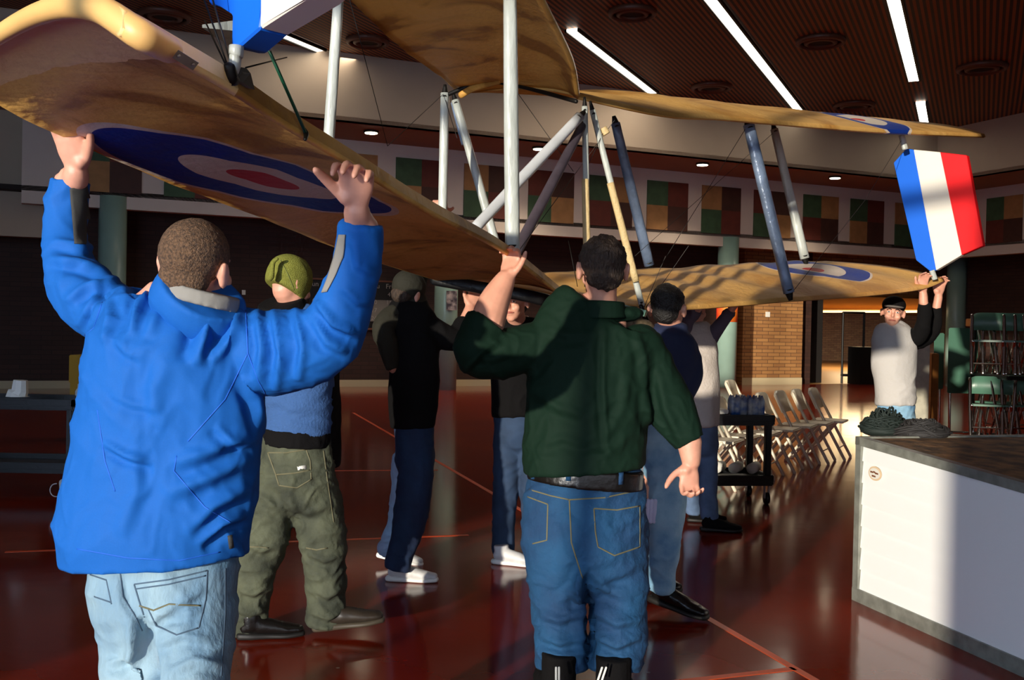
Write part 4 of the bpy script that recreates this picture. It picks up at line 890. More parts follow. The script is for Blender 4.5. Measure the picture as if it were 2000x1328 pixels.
bm = bmesh.new(); ell(bm, hc + fr @ V((0, -.012, .052)), (.092, .108, .088), fr, 26); tube(bm, [(hc + fr @ V((0, -.022, -.035)), .090, .100), (hc + fr @ V((0, -.014, .0)), .098, .112), (hc + fr @ V((0, -.012, .05)), .096, .112)], seg=26, sub=2, cap='flat', ref=fr @ V((0, 1, 0)))
hat = fuse('hat', bm, .007, HATG, hatm, 4, [(.003, 14, False)])
bm = bmesh.new(); tube(bm, [(W(541, 506, 4.5), .008), (W(534, 512, 4.5), .010), (W(532, 528, 4.49), .010), (W(530, 540, 4.49), .013), (W(528, 546, 4.5), .008)], seg=10); link_bm('tassel', bm, HATG, hat, True)
bv = bvh_of(hat); ribbon('hat_seam', bv, [(548, 508), (562, 535), (572, 560), (578, 580)], .006, mat('moss_seam', srgb(104, 108, 48), .9), hat, .001)
bm = bmesh.new(); tube(bm, [(W(556, 618, 4.66), .135, .10), (W(548, 588, 4.63), .108, .095)], seg=20, sub=2, cap='flat'); fuse('collar', bm, .008, BLACK, hatm, 2)
bm = bmesh.new(); tube(bm, [(W(581, 838, 4.64), .165, .142), (W(579, 870, 4.64), .163, .142)], seg=24, sub=2, cap='flat', ref=V((0, 1, 0))); fuse('undershirt', bm, .008, BLACK, hatm, 1, [(.003, 20, False)])
bm = bmesh.new(); tube(bm, [(W(640, 640, 4.72), .05, .1), (W(648, 740, 4.72), .035, .12), (W(652, 850, 4.72), .03, .12), (W(655, 905, 4.7), .02, .1)], seg=16); fuse('vest', bm, .009, BLACK, hatm, 3, [(.006, 8, False)])
fold(ht, [([(520, 700), (570, 720), (630, 700)], 10, .010), ([(530, 780), (580, 800), (640, 790)], 9, .008)])
fold(hb, [([(500, 960), (530, 985), (560, 1000)], 8, .012), ([(560, 985), (600, 1000), (650, 985)], 9, .012), ([(480, 1060), (510, 1075), (540, 1065)], 7, .012), ([(600, 1080), (635, 1095), (665, 1085)], 7, .014), ([(465, 1150), (495, 1160), (525, 1145)], 7, .014), ([(608, 1150), (640, 1165), (668, 1150)], 7, .012), ([(458, 1190), (490, 1200), (520, 1190)], 6, .012), ([(606, 1195), (640, 1208), (668, 1195)], 6, .014), ([(545, 950), (570, 1000), (590, 1060)], 9, .008)])
bv = bvh_of(hb)
for pth in ([(523, 884), (560, 884), (598, 878)], [(523, 884), (538, 925), (545, 948)], [(540, 927), (575, 924), (607, 918)], [(545, 948), (580, 953), (608, 936)], [(598, 878), (606, 900), (608, 936)], [(598, 1070), (618, 1074), (640, 1070)], [(482, 1068), (505, 1068), (525, 1070)], [(632, 880), (640, 940), (652, 1020)]):
    ribbon('stitching', bv, pth, .006, STITCH, hatm, .0015)
ribbon('logo_tab', bv, [(581, 915), (598, 912)], .018, PAPER, hatm, .002)

# --- man in the charcoal jacket
sp = dict(
    torso=[(590, 772, 838, 5.72, .07), (620, 752, 850, 5.7, .11), (700, 760, 856, 5.7, .13), (780, 758, 856, 5.7, .13), (835, 764, 850, 5.7, .12)],
    hips=[(815, 768, 846, 5.7, .11), (860, 772, 848, 5.7, .12), (900, 772, 848, 5.7, .12)],
    arms=[dict(p=[(770, 620, 5.66, 24), (748, 640, 5.6, 22), (760, 680, 5.6, 20), (768, 720, 5.62, 14)], cuff=4, mat=CHARC),
          dict(p=[(800, 600, 5.8, 24), (815, 540, 5.95, 22), (838, 470, 6.1, 18), (848, 440, 6.1, 16), (853, 425, 6.1, 11)], cuff=4, hand=dict(kn=(858, 405, 6.05), th=(1, -.2, 0), flip=-1, size=1.15, curls=[(30, 60, 50)] * 4)),
          dict(p=[(836, 640, 5.7, 24), (885, 662, 5.75, 22), (908, 630, 5.85, 18), (918, 605, 5.9, 12)], cuff=3, hand=dict(kn=(924, 585, 5.92), th=(-1, -.2, 0), flip=1, size=1.0, curls=[(5, 10, 10)] * 4, spread=8))],
    legs=[dict(p=[(814, 890, 5.68, 34), (808, 960, 5.66, 35), (800, 1020, 5.64, 32), (785, 1070, 5.62, 27), (776, 1112, 5.62, 26)], shoe=dict(heel=(W(762, 1125, 5.66).x, 5.66), az=92, m=SHOEW, ms=SOLEW, k=.98)),
          dict(p=[(802, 890, 5.78, 34), (795, 960, 5.85, 32), (775, 1030, 5.95, 22), (752, 1078, 6.05, 18)], shoe=dict(heel=(W(742, 1090, 6.05).x, 6.05, .04), az=85, m=SHOEW, ms=SOLEW, k=.95, pitch=-12))],
    head=dict(c=(796, 575, 5.7), az=(30, -20, 10), k=1.0, hair=HAIRB),
    top=('jacket', BLACK), bot=('jeans', JEAND), wr=[(.006, 5, True), (.006, 3, False)])  # torso blackened for shade on the charcoal jacket; sunlit sleeve stays charcoal
p3, _, _, hc, fr = make_person('man in a charcoal jacket and white sneakers, arm up behind the near wing', sp, .009)
bm = bmesh.new(); ell(bm, hc + fr @ V((0, -.012, .045)), (.095, .11, .095), fr, 20); tube(bm, [(W(805, 590, 5.72), .09), (W(800, 615, 5.72), .12, .1)], seg=16, sub=2); fuse('hood', bm, .01, CHARC, p3, 3)

# --- man whose face shows under the wing
sp = dict(
    torso=[(628, 972, 1050, 6.22, .07), (650, 958, 1066, 6.2, .11), (720, 958, 1060, 6.2, .13), (800, 960, 1056, 6.2, .13), (812, 962, 1054, 6.2, .12)],
    hips=[(800, 966, 1052, 6.2, .11), (850, 964, 1056, 6.2, .12)],
    arms=[dict(p=[(975, 660, 6.2, 20), (950, 690, 6.15, 19), (945, 650, 6.1, 17), (940, 625, 6.05, 14), (938, 612, 6.0, 9)], cuff=4, hand=dict(kn=(936, 596, 6.0), th=(1, -.2, 0), flip=-1, size=1.0, curls=[(5, 15, 10)] * 4)),
          dict(p=[(1050, 660, 6.2, 20), (1080, 680, 6.15, 18), (1085, 640, 6.1, 15)], cuff=3)],
    legs=[dict(p=[(990, 850, 6.2, 26), (988, 940, 6.2, 25), (984, 1010, 6.2, 22), (982, 1082, 6.2, 22)], shoe=dict(heel=(W(968, 1090, 6.1).x, 6.12), az=105, m=SHOEW, ms=SOLEW, k=1.0)),
          dict(p=[(1032, 850, 6.2, 28), (1040, 940, 6.2, 26), (1048, 1082, 6.2, 24)], shoe=dict(heel=(W(1048, 1090, 6.2).x, 6.2), az=100, m=SHOEW, ms=SOLEW))],
    head=dict(c=(1004, 592, 6.0), az=(-160, 0, 4), k=1.0, hair=HAIRK, shift=(.02, .015)),
    top=('jacket', BLACK), bot=('jeans', mat('mid_denim', srgb(40, 62, 92), .85, noise_amt=.3)), wr=[(.006, 5, True)])
p4, _, _, hc, fr = make_person('young man in a black top whose sunlit face shows beside the green sleeve', sp, .008)
face_bits(p4, hc, fr)

# --- man in the navy top
sp = dict(
    torso=[(638, 1280, 1345, 5.1, .07), (660, 1262, 1356, 5.1, .11), (720, 1256, 1364, 5.08, .13), (790, 1256, 1352, 5.08, .13), (840, 1256, 1342, 5.08, .125)],
    hips=[(825, 1256, 1338, 5.08, .115), (880, 1254, 1338, 5.08, .12), (920, 1256, 1340, 5.08, .12)],
    arms=[dict(p=[(1340, 680, 5.1, 24), (1350, 730, 5.05, 22), (1338, 770, 5.0, 19)], cuff=3),
          dict(p=[(1270, 680, 5.15, 22), (1258, 800, 5.2, 18), (1262, 900, 5.15, 14), (1268, 955, 5.05, 10)], cuff=3, hand=dict(kn=(1270, 985, 5.03), th=(1, 0, 0), flip=-1, curls=[(40, 50, 40)] * 4))],
    legs=[dict(p=[(1300, 900, 5.08, 38), (1302, 980, 5.05, 38), (1300, 1050, 5.03, 31), (1294, 1110, 5.05, 26), (1292, 1152, 5.08, 25)], shoe=dict(heel=(W(1276, 1180, 5.12).x, 5.14, .05), az=125, m=LEATHER, ms=SOLED, k=1.1, pitch=-8)),
          dict(p=[(1270, 900, 5.2, 32), (1262, 1000, 5.35, 28), (1250, 1080, 5.5, 22)], shoe=dict(heel=(W(1240, 1100, 5.6).x, 5.6, .06), az=120, m=LEATHER, ms=SOLED, pitch=-10))],
    head=dict(c=(1304, 606, 5.08), az=(22, -6, 0), k=1.05, hair=HAIRK, shift=(.010, .010)),
    top=('jacket', NAVY), bot=('jeans', JEANG), wr=[(.006, 5, True), (.006, 3, False)])
p5, _, _, hc, fr = make_person('black-haired man in a navy top and faded jeans, back turned, right of the green shirt', sp, .008)
bm = bmesh.new()
for i in range(3): tube(bm, [(W(1266 + i * 7, 978, 4.98), .011), (W(1264 + i * 7, 1018, 4.98), .012)], seg=10, sub=1)
tag(link_bm('bottle_pack', bm, mat('pale_lilac_plastic', srgb(205, 205, 235), .35), None, True), 'small pale bundle of bottles held low beside the faded jeans', 'bottle pack')

# --- man in the grey sweater
sp = dict(
    torso=[(634, 1330, 1380, 7.32, .07), (655, 1322, 1396, 7.3, .11), (720, 1328, 1402, 7.3, .13), (790, 1332, 1404, 7.3, .135), (832, 1336, 1402, 7.3, .13)],
    hips=[(815, 1340, 1400, 7.3, .12), (870, 1345, 1401, 7.3, .12)],
    arms=[dict(p=[(1382, 665, 7.3, 17), (1402, 640, 7.25, 14), (1428, 606, 7.2, 11), (1430, 600, 7.2, 8), (1436, 594, 7.2, 8)], cuff=3, mat=mat('violet_grey_sleeve', srgb(88, 80, 96), .9), hand=dict(kn=(1440, 584, 7.2), th=(-1, 0, 0), flip=1, curls=[(20, 30, 20)] * 4)),
          dict(p=[(1336, 665, 7.3, 17), (1340, 630, 7.2, 15), (1362, 604, 7.1, 12)], cuff=3, mat=mat('violet_grey_sleeve', srgb(88, 80, 96), .9))],
    legs=[dict(p=[(1384, 860, 7.3, 20), (1382, 920, 7.28, 19), (1383, 970, 7.28, 18), (1386, 1014, 7.28, 17)], shoe=dict(heel=(W(1374, 1030, 7.26).x, 7.26), az=95, m=BLACK, ms=SOLED)),
          dict(p=[(1360, 860, 7.4, 20), (1358, 940, 7.5, 18), (1352, 1000, 7.6, 17)], shoe=dict(heel=(W(1348, 1015, 7.6).x, 7.6), az=95, m=BLACK, ms=SOLED))],
    head=dict(c=(1356, 606, 7.3), az=(40, 0, 0), k=1.0, hair=HAIRB),
    top=('sweater', GREYS), bot=('jeans', mat('mid_denim2', srgb(96, 120, 155), .85, noise_amt=.3)), wr=[(.007, 5, True), (.006, 3, False)])
make_person('person in a pale grey sweater behind the navy top, arm raised', sp, .01)

# --- man in the white tee at the far wing tip
sp = dict(
    torso=[(632, 1730, 1762, 7.85, .06), (644, 1714, 1780, 7.83, .09), (660, 1706, 1786, 7.8, .11), (700, 1704, 1788, 7.8, .125), (750, 1710, 1786, 7.8, .125), (790, 1712, 1787, 7.8, .13)],
    hips=[(780, 1716, 1784, 7.8, .12), (830, 1716, 1788, 7.8, .12)],
    arms=[dict(p=[(1776, 660, 7.8, 17), (1796, 654, 7.72, 15), (1806, 625, 7.65, 13), (1805, 592, 7.6, 11), (1804, 594, 7.6, 9), (1803, 574, 7.6, 8)], cuff=4, mat=BLACK, hand=dict(kn=(1803, 556, 7.6), th=(-1, -.2, 0), flip=1, curls=[(20, 40, 30)] * 4, size=1.15)),
          dict(p=[(1776, 668, 7.85, 16), (1812, 660, 7.9, 14), (1826, 634, 7.85, 12), (1829, 600, 7.8, 10), (1829, 602, 7.8, 8), (1833, 580, 7.8, 8)], cuff=4, mat=BLACK, hand=dict(kn=(1836, 562, 7.8), th=(-1, -.2, 0), flip=1, curls=[(20, 40, 30)] * 4, size=1.15))],
    legs=[dict(p=[(1735, 830, 7.8, 20), (1735, 920, 7.8, 18), (1735, 1010, 7.8, 17)], shoe=dict(heel=(W(1735, 1010, 7.85).x, 7.85), az=-170, m=SHOEW, ms=SOLEW)), dict(p=[(1768, 830, 7.8, 20), (1768, 920, 7.8, 18), (1768, 1010, 7.8, 17)], shoe=dict(heel=(W(1768, 1010, 7.85).x, 7.85), az=170, m=SHOEW, ms=SOLEW))],
    head=dict(c=(1744, 611, 7.8), az=(-160, 0, -6), k=1.0, hair=HAIRK, shift=(.02, .012)),
    top=('tee_shirt', WHITEC), bot=('jeans', JEANG), wr=[(.008, 5, True), (.006, 3, False)])
p8, _, _, hc, fr = make_person('man in a dark cap and white tee, holding up the far wing tip', sp, .009)
face_bits(p8, hc, fr)
bm = bmesh.new(); ell(bm, hc + fr @ V((0, -.008, .06)), (.09, .108, .075), fr, 22); capo = fuse('cap', bm, .007, BLACK, p8, 2); bm = bmesh.new(); ell(bm, hc + fr @ V((0, .115, .045)), (.075, .075, .012), fr, 18); link_bm('visor', bm, mat('grey_visor', srgb(110, 104, 98), .8), capo, True)

# ---------------------------------------------------------------- crate at right
c0 = W(1670, 1172, 5.45); c0.z = 0; fa = W(2000, 1325, 4.27); fa.z = 0; A = (fa - c0).normalized(); Bv = V((-A.y, A.x, 0)); L1, L2 = 2.4, 2.0
if Bv.x < 0: Bv = -Bv
H0 = W(1680, 856, 5.45).z; H1 = H0 - .055 * L1
crate = empty('crate', c0); tag(crate, 'large white ribbed crate with grey metal edging and a littered top', 'crate')
Hh = lambda s: H0 + (H1 - H0) * s / L1
def cp(s, t, z, o=0): return c0 + A * s + Bv * t + V((0, 0, z))
CW = bpy.data.materials.new('white_ribbed_panel'); CW.use_nodes = True; nt = CW.node_tree; b = nt.nodes['Principled BSDF']; b.inputs['Base Color'].default_value = srgb(244, 244, 242); b.inputs['Roughness'].default_value = .45
bm = bmesh.new(); nr = 7
for k in range(nr):       # overlapping boards on the near face
    f0, f1 = k / nr, (k + 1) / nr
    def zz(s, f): return .06 + (Hh(s) - .06) * f
    q = [cp(.03, .0, zz(.03, f0)), cp(L1, .0, zz(L1, f0)), cp(L1, .008, zz(L1, f1)), cp(.03, .008, zz(.03, f1))]
    prism(bm, q, Bv * .012)
prism(bm, [cp(.02, .02, .05), cp(L1, .02, .05), cp(L1, .02, Hh(L1) - .01), cp(.02, .02, H0 - .01)], Bv * (L2 - .04))
link_bm('side_panel', bm, CW, crate)
EDG = mat('galvanised_edge', srgb(150, 152, 142), .5, metal=.3, noise_amt=.35, noise_scale=14)
for q, d in (([cp(-.012, -.012, .0), cp(.035, -.012, .0), cp(.035, -.012, H0 - .0), cp(-.012, -.012, H0 - .0)], Bv * .03),
             ([cp(-.012, -.014, .0), cp(L1, -.014, .0), cp(L1, -.014, .07), cp(-.012, -.014, .07)], Bv * .03),
             ([cp(-.012, -.014, H0 - .035), cp(L1, -.014, H1 - .035), cp(L1, -.014, H1 + .01), cp(-.012, -.014, H0 + .01)], Bv * .05),
             ([cp(-.014, -.014, H0 - .035), cp(-.014, L2, H0 - .035), cp(-.014, L2, H0 + .01), cp(-.014, -.014, H0 + .01)], A * .04)):
    bm = bmesh.new(); prism(bm, q, d); link_bm('edge_rail', bm, EDG, crate)
bm = bmesh.new(); prism(bm, [cp(0, 0.02, H0 - .02), cp(L1, 0.02, H1 - .02), cp(L1, L2, H1 - .02), cp(0, L2, H0 - .02)], (0, 0, .022)); link_bm('top', bm, mat('littered_top', srgb(150, 110, 70), .8, col2=srgb(70, 52, 36), noise_scale=9, bump=.6, bump_scale=25), crate)
bm = bmesh.new(); oc = cp(.16, -.006, H0 - .17)
pts = [oc + A * math.cos(t * math.pi / 12) * .055 + V((0, 0, math.sin(t * math.pi / 12) * .038)) for t in range(24)]; prism(bm, pts, Bv * -.003); st = link_bm('sticker', bm, mat('cream_sticker', srgb(222, 196, 160), .5), crate)
bm = bmesh.new()
pts = [oc + A * math.cos(t * math.pi / 12) * .045 + V((0, 0, math.sin(t * math.pi / 12) * .029)) - Bv * .0035 for t in range(24)]; prism(bm, pts, Bv * -.001); link_bm('sticker_face', bm, PAPER, st)
bm = bmesh.new()
for (dx, dz, w_) in ((-.022, .006, .012), (.0, .008, .008), (.02, .003, .014), (-.004, -.014, .016)):
    p = oc + A * dx + V((0, 0, dz)) - Bv * .006; prism(bm, [p - A * w_ - V((0, 0, .004)), p + A * w_ - V((0, 0, .005)), p + A * w_ + V((0, 0, .003)), p - A * w_ + V((0, 0, .005))], Bv * -.001)
link_bm('sticker_print', bm, mat('sticker_brown', srgb(120, 70, 40), .6), st)
bm = bmesh.new(); ell(bm, cp(1.28, -.016, .03), (.012, .006, .012)); link_bm('rivet', bm, IRON, crate, True)
# tangled dark netting / cable heap
for nm, seed, cx, cy, rad_, zz_, lab in (('net_heap', 3, 1728, 850, .15, .10, 'dark green-black heap of netting on the crate corner, the taller left heap'), ('net_heap', 5, 1800, 856, .16, .05, 'dark grey heap of netting on the crate top, right of the taller heap')):
    rnd = random.Random(seed); bm = bmesh.new(); base = on_z(cx, cy, H0 - .012); base.z = H0 - .012
    ell(bm, base + V((0, 0, .03)), (rad_ * .95, rad_ * .8, .045))
    for k in range(60):
        pts = []; a = rnd.uniform(0, 6.28); r = rnd.uniform(.3, 1.0) * rad_
        for j in range(7):
            a += rnd.uniform(.5, 1.1); rr = r * rnd.uniform(.75, 1.1); pts.append((base + V((math.cos(a) * rr, math.sin(a) * rr * .8, .018 + rnd.uniform(0, .07 + zz_) * (1.1 - rr / rad_ * .8))), .0055))
        tube(bm, pts, seg=6, sub=3)
    tag(link_bm(nm, bm, mat('net_dark' if seed == 3 else 'net_grey', srgb(24, 36, 32) if seed == 3 else srgb(44, 42, 42), .75), None, True), lab, 'netting')

# ---------------------------------------------------------------- folding chairs
def rod(bm, a, b, r=.011, seg=8): tube(bm, [(V(a), r), (V(b), r)], seg=seg, sub=1)
def make_chair(name='folding_chair', m=CHAIRM):
    e = empty(name)
    for s in (-1, 1):   # local frame: chair faces +Y, width along X
        bm = bmesh.new(); tube(bm, [(V((s * .2, .24, .01)), .024, .017), (V((s * .205, .02, .42)), .024, .017), (V((s * .2, -.17, .78)), .022, .016)], seg=10, sub=4, cap='round'); link_bm('front_leg', bm, m, e, True)
        bm = bmesh.new(); tube(bm, [(V((s * .18, -.24, .01)), .022, .016), (V((s * .185, .10, .43)), .022, .016)], seg=10, sub=1); link_bm('rear_leg', bm, m, e, True)
    bm = bmesh.new(); n = 12
    R = []
    for i in range(n + 1):
        u = i / n * 2 - 1; y = -.015 * (1 - u * u); zt_ = .815 - .05 * u ** 6 + .0; R.append([bm.verts.new((u * .205, -.17 - .02 + y, zt_)), bm.verts.new((u * .205, -.10 + y, .58)), bm.verts.new((u * .205, -.08 + y, .58)), bm.verts.new((u * .205, -.155 + y, zt_))])
    for a, b in zip(R[:-1], R[1:]):
        for k in range(4): bm.faces.new((a[k], a[(k + 1) % 4], b[(k + 1) % 4], b[k]))
    bm.faces.new(R[0][::-1]); bm.faces.new(R[-1]); link_bm('backrest', bm, m, e, True)
    bm = bmesh.new(); box(bm, (-.19, -.16, .425), (.19, .22, .45), bev=.012); link_bm('seat', bm, m, e)
    bm = bmesh.new(); rod(bm, (-.18, .17, .14), (.18, .17, .14), .007); rod(bm, (-.17, -.14, .13), (.17, -.14, .13), .007); link_bm('stretcher', bm, m, e)
    return e
def copy_tree(o, parent=None):
    c = o.copy(); C.objects.link(c)
    if parent: c.parent = parent
    for ch in list(o.children):
        if ch.name in bpy.context.scene.objects or True: copy_tree(ch, c)
    return c
proto = make_chair(); first = True
spots = [((1614, 893), 'beige folding chair at the far right end of the tilted row'), ((1582, 900), 'beige folding chair second from the right end of the row'), ((1550, 907), 'beige folding chair third from the right end of the row'), ((1515, 917), 'beige folding chair in the row just right of the black cart top'),
         ((1474, 929), 'beige folding chair half hidden by the right post of the black cart'), ((1432, 938), 'beige folding chair seen through the black cart, nearer its right post'), ((1398, 950), 'beige folding chair seen through the black cart, beside the grey sweater jeans'), ((1448, 862), 'beige folding chair whose back shows behind the bottles on the cart')]
for p, lab in spots:
    q = floor_at(*p); kids = list(proto.children)
    if first: o = proto; first = False
    else:
        o = proto.copy(); C.objects.link(o)
        for ch in kids: c = ch.copy(); C.objects.link(c); c.parent = o
    o.location = q; o.rotation_euler = (0, 0, -math.radians(118)); tag(o, lab, 'folding chair', 'beige folding chairs in a row')

# ---------------------------------------------------------------- utility carts
def cart(loc, w_, d_, h_, rz, label, shelf=.25):
    e = empty('utility_cart', loc); tag(e, label, 'cart')
    def P(bm, lo, hi, bev=.008):
        box(bm, lo, hi, Matrix.Translation(loc) @ Matrix.Rotation(rz, 4, 'Z'), bev)
    for z, nm in ((h_, 'top_shelf'), (shelf, 'lower_shelf')):
        bm = bmesh.new(); P(bm, (-w_ / 2, -d_ / 2, z - .09), (w_ / 2, d_ / 2, z - .045), .01)
        for (a, b) in (((-w_ / 2, -d_ / 2), (w_ / 2, -d_ / 2 + .03)), ((-w_ / 2, d_ / 2 - .03), (w_ / 2, d_ / 2)), ((-w_ / 2, -d_ / 2), (-w_ / 2 + .03, d_ / 2)), ((w_ / 2 - .03, -d_ / 2), (w_ / 2, d_ / 2))): P(bm, (a[0], a[1], z - .06), (b[0], b[1], z), .006)
        link_bm(nm, bm, BLACKP, e)
    for sx in (-1, 1):
        for sy in (-1, 1):
            x, y = sx * (w_ / 2 - .045), sy * (d_ / 2 - .045)
            bm = bmesh.new(); P(bm, (x - .028, y - .028, shelf - .02), (x + .028, y + .028, h_ - .05), .01); link_bm('post', bm, BLACKP, e)
            bm = bmesh.new(); mx = Matrix.Translation(loc) @ Matrix.Rotation(rz, 4, 'Z'); a = mx @ V((x - .015, y, .05)); b = mx @ V((x + .015, y, .05)); tube(bm, [(a, .05), (b, .05)], seg=18, sub=1, cap='flat'); cst = link_bm('caster', bm, BLACKP, e, True)
            bm = bmesh.new(); P(bm, (x - .022, y - .02, .05), (x - .016, y + .02, .16), .002); P(bm, (x + .016, y - .02, .05), (x + .022, y + .02, .16), .002); link_bm('caster_fork', bm, STEEL, cst)
    return e
rcx = floor_at(1432, 985); rz = math.radians(8)
cart(V((W(1425, 900, 8.5).x, 8.62, 0)), .66, .5, .76, rz, 'black two-shelf cart in front of the beige folding chairs, holding bottle packs')
lx = W(20, 900, 8.4).x
lcart = cart(V((lx, 8.6, 0)), 1.15, .6, .78, 0, 'black two-shelf cart at the left edge beside the blue jacket')
# things on the right cart
PK = mat('bottle_wrap', srgb(190, 200, 205), .3, col2=srgb(40, 90, 170), noise_scale=14)
for i, (px, lab) in enumerate(((1440, 'clear-wrapped pack of bottles with blue labels, left of its twin on the cart'), (1474, 'clear-wrapped pack of bottles, right of its twin on the cart'))):
    bm = bmesh.new(); b0 = W(px, 800, 8.55); b0.z = .765
    for a in range(3):
        for c in range(2): q = b0 + V((-.05 + a * .05, -.04 + c * .08, 0)); tube(bm, [(q + V((0, 0, .0)), .026), (q + V((0, 0, .10)), .027), (q + V((0, 0, .135)), .015), (q + V((0, 0, .15)), .010)], seg=12, sub=2)
    tag(fuse('bottle_pack', bm, .009, PK, None, 2), lab, 'bottle pack', 'bottle packs on the cart')
bm = bmesh.new(); b0 = W(1402, 808, 8.5); b0.z = .765; box(bm, b0 + V((-.07, -.1, 0)), b0 + V((.07, .1, .035)), bev=.005); tag(link_bm('paper_stack', bm, PAPER), 'stack of white papers on the left end of the bottle cart', 'papers')
for px, lab in ((1402, 'leftmost'), (1436, 'middle'), (1471, 'rightmost')):
    bm = bmesh.new(); b0 = W(px, 925, 8.5); b0.z = .255; tube(bm, [(b0 + V((-.03, -.06, .045)), .045), (b0 + V((.05, .1, .045)), .045)], seg=14, sub=1, cap='flat'); tag(link_bm('paper_roll', bm, PAPER, None, True), 'white roll lying on the lower cart shelf, %s of three' % lab, 'roll', 'rolls on the lower shelf')
# things on and by the left cart
bm = bmesh.new(); b0 = W(34, 778, 8.5); b0.z = .785; tube(bm, [(b0, .10, .08), (b0 + V((0, 0, .03)), .085, .07), (b0 + V((.02, 0, .05)), .07, .06), (b0 + V((.025, 0, .14)), .058, .055)], seg=9, sub=1, cap='flat'); tag(link_bm('crumpled_cup', bm, PAPER), 'crumpled white paper tub standing on the left black cart', 'paper tub')
bm = bmesh.new(); b0 = W(154, 770, 8.9); b0.z = .74; tube(bm, [(b0 + V((0, 0, -.02)), .032), (b0 + V((0, 0, .07)), .032), (b0 + V((0, 0, .1)), .014), (b0 + V((0, 0, .13)), .012)], seg=14, sub=2); tag(link_bm('water_bottle', bm, mat('clear_bottle', srgb(190, 195, 195), .2), None, True), 'small water bottle with pale label between the left cart and the blue jacket', 'bottle')
bm = bmesh.new(); b0 = W(152, 716, 12); box(bm, b0 + V((-.11, 0, -.2)), b0 + V((.2, .3, .14)), bev=.01); box(bm, V((b0.x - .1, b0.y + .02, 0)), V((b0.x + .19, b0.y + .28, b0.z - .2))); tag(link_bm('yellow_box', bm, YELL), 'dull yellow box against the dark wall beside the blue jacket', 'box')
bm = bmesh.new(); b0 = W(122, 955, 7.6); tube(bm, [(b0, .022), (b0 + V((0, 0, .05)), .026)], seg=12, sub=1); pts = [(b0 + V((-.03 + .045 * math.cos(t * .5) - .02, 0, -.01 + .05 * math.sin(t * .5))), .004) for t in range(3, 12)]; tube(bm, pts, seg=6, sub=2); link_bm('hanging_tag', bm, mat('pale_plastic', srgb(190, 200, 205), .4), lcart, True)['label'] = 'small white tag on a wire loop'

# ---------------------------------------------------------------- calendar board on the dark wall
def wb(px, py, o=.06): return on_wall(px, py, B0 - WN * o)
cal = empty('calendar_board', wb(700, 690)); tag(cal, 'black wall calendar board with pale day names and numbers, behind the men', 'calendar')
a, b = wb(604, 544), wb(800, 546); zt_ = a.z; zb_ = wb(700, 642).z
bm = bmesh.new(); prism(bm, [V((p.x, p.y, z)) for p, z in ((a, zb_), (b, zb_), (b, zt_), (a, zt_))], WN * .04); link_bm('board', bm, BLACKP, cal)
bm = bmesh.new()
for z in (zt_, zb_): prism(bm, [V((p.x, p.y, zz)) for p, zz in ((a, z - .02), (b, z - .02), (b, z + .02), (a, z + .02))], WN * -.03)
link_bm('frame', bm, mat('brown_trim', srgb(110, 66, 44), .6), cal)
def text(s, p, size, m, parent, nm='lettering'):
    cu = bpy.data.curves.new(nm, 'FONT'); cu.body = s; cu.size = size; cu.extrude = .003; cu.align_x = 'CENTER'; cu.align_y = 'CENTER'; cu.materials.append(m)
    o = bpy.data.objects.new(nm, cu); C.objects.link(o); dg = bpy.context.evaluated_depsgraph_get(); me = bpy.data.meshes.new_from_object(o.evaluated_get(dg)); bpy.data.objects.remove(o)
    mx = Matrix((WD, V((0, 0, 1)), -WN)).transposed().to_4x4(); mx.translation = p; me.transform(mx); me.materials.clear(); me.materials.append(m); o = bpy.data.objects.new(nm, me); C.objects.link(o); attach(o, parent); return o
PAPG = mat('grey_print', srgb(170, 165, 155), .8)
cols = [wb(612, 600, .09) + (wb(788, 600, .09) - wb(612, 600, .09)) * (i / 6) for i in range(7)]
for i, nme in enumerate(('Sun', 'Mon', 'Tue', 'Wed', 'Thu', 'Fri', 'Sat')):
    p = cols[i].copy(); p.z = zt_ - .12; text(nme, p, .16, PAPG, cal)
num = 1
for r in range(5):
    for i in range(7):
        k = r * 7 + i - 1
        if 1 <= k <= 30: p = cols[i].copy(); p.z = zt_ - .31 - r * .19; text(str(k), p, .14, PAPG, cal)
bm = bmesh.new(); a, b = wb(724, 590, .08), wb(775, 590, .08); z0, z1 = wb(740, 628).z, wb(740, 586).z
prism(bm, [V((p.x, p.y, z)) for p, z in ((a, z0), (b, z0), (b, z1), (a, z1))], WN * -.004); link_bm('sheet', bm, mat('grey_sheet', srgb(120, 116, 108), .8), cal)
for (px, py, w_, h_, lab, nm) in ((678, 686, 16, 20, 'small pale notice on the dark brick wall below the calendar board', 'notice'), (476, 571, 7, 9, 'white switch plate on the dark brick wall left of the green hat', 'switch_plate'), (1500, 614, 8, 10, 'small white plate on the sunlit brick pier', 'wall_plate')):
    oo = .06 if px != 1500 else PO + .02
    a, b = wb(px - w_ / 2, py, oo), wb(px + w_ / 2, py, oo); z0, z1 = wb(px, py + h_ / 2, oo).z, wb(px, py - h_ / 2, oo).z
    bm = bmesh.new(); prism(bm, [V((p.x, p.y, z)) for p, z in ((a, z0), (b, z0), (b, z1), (a, z1))], WN * .02); tag(link_bm(nm, bm, PAPER if px != 678 else mat('tan_notice', srgb(150, 130, 90), .8)), lab, nm.replace('_', ' '))

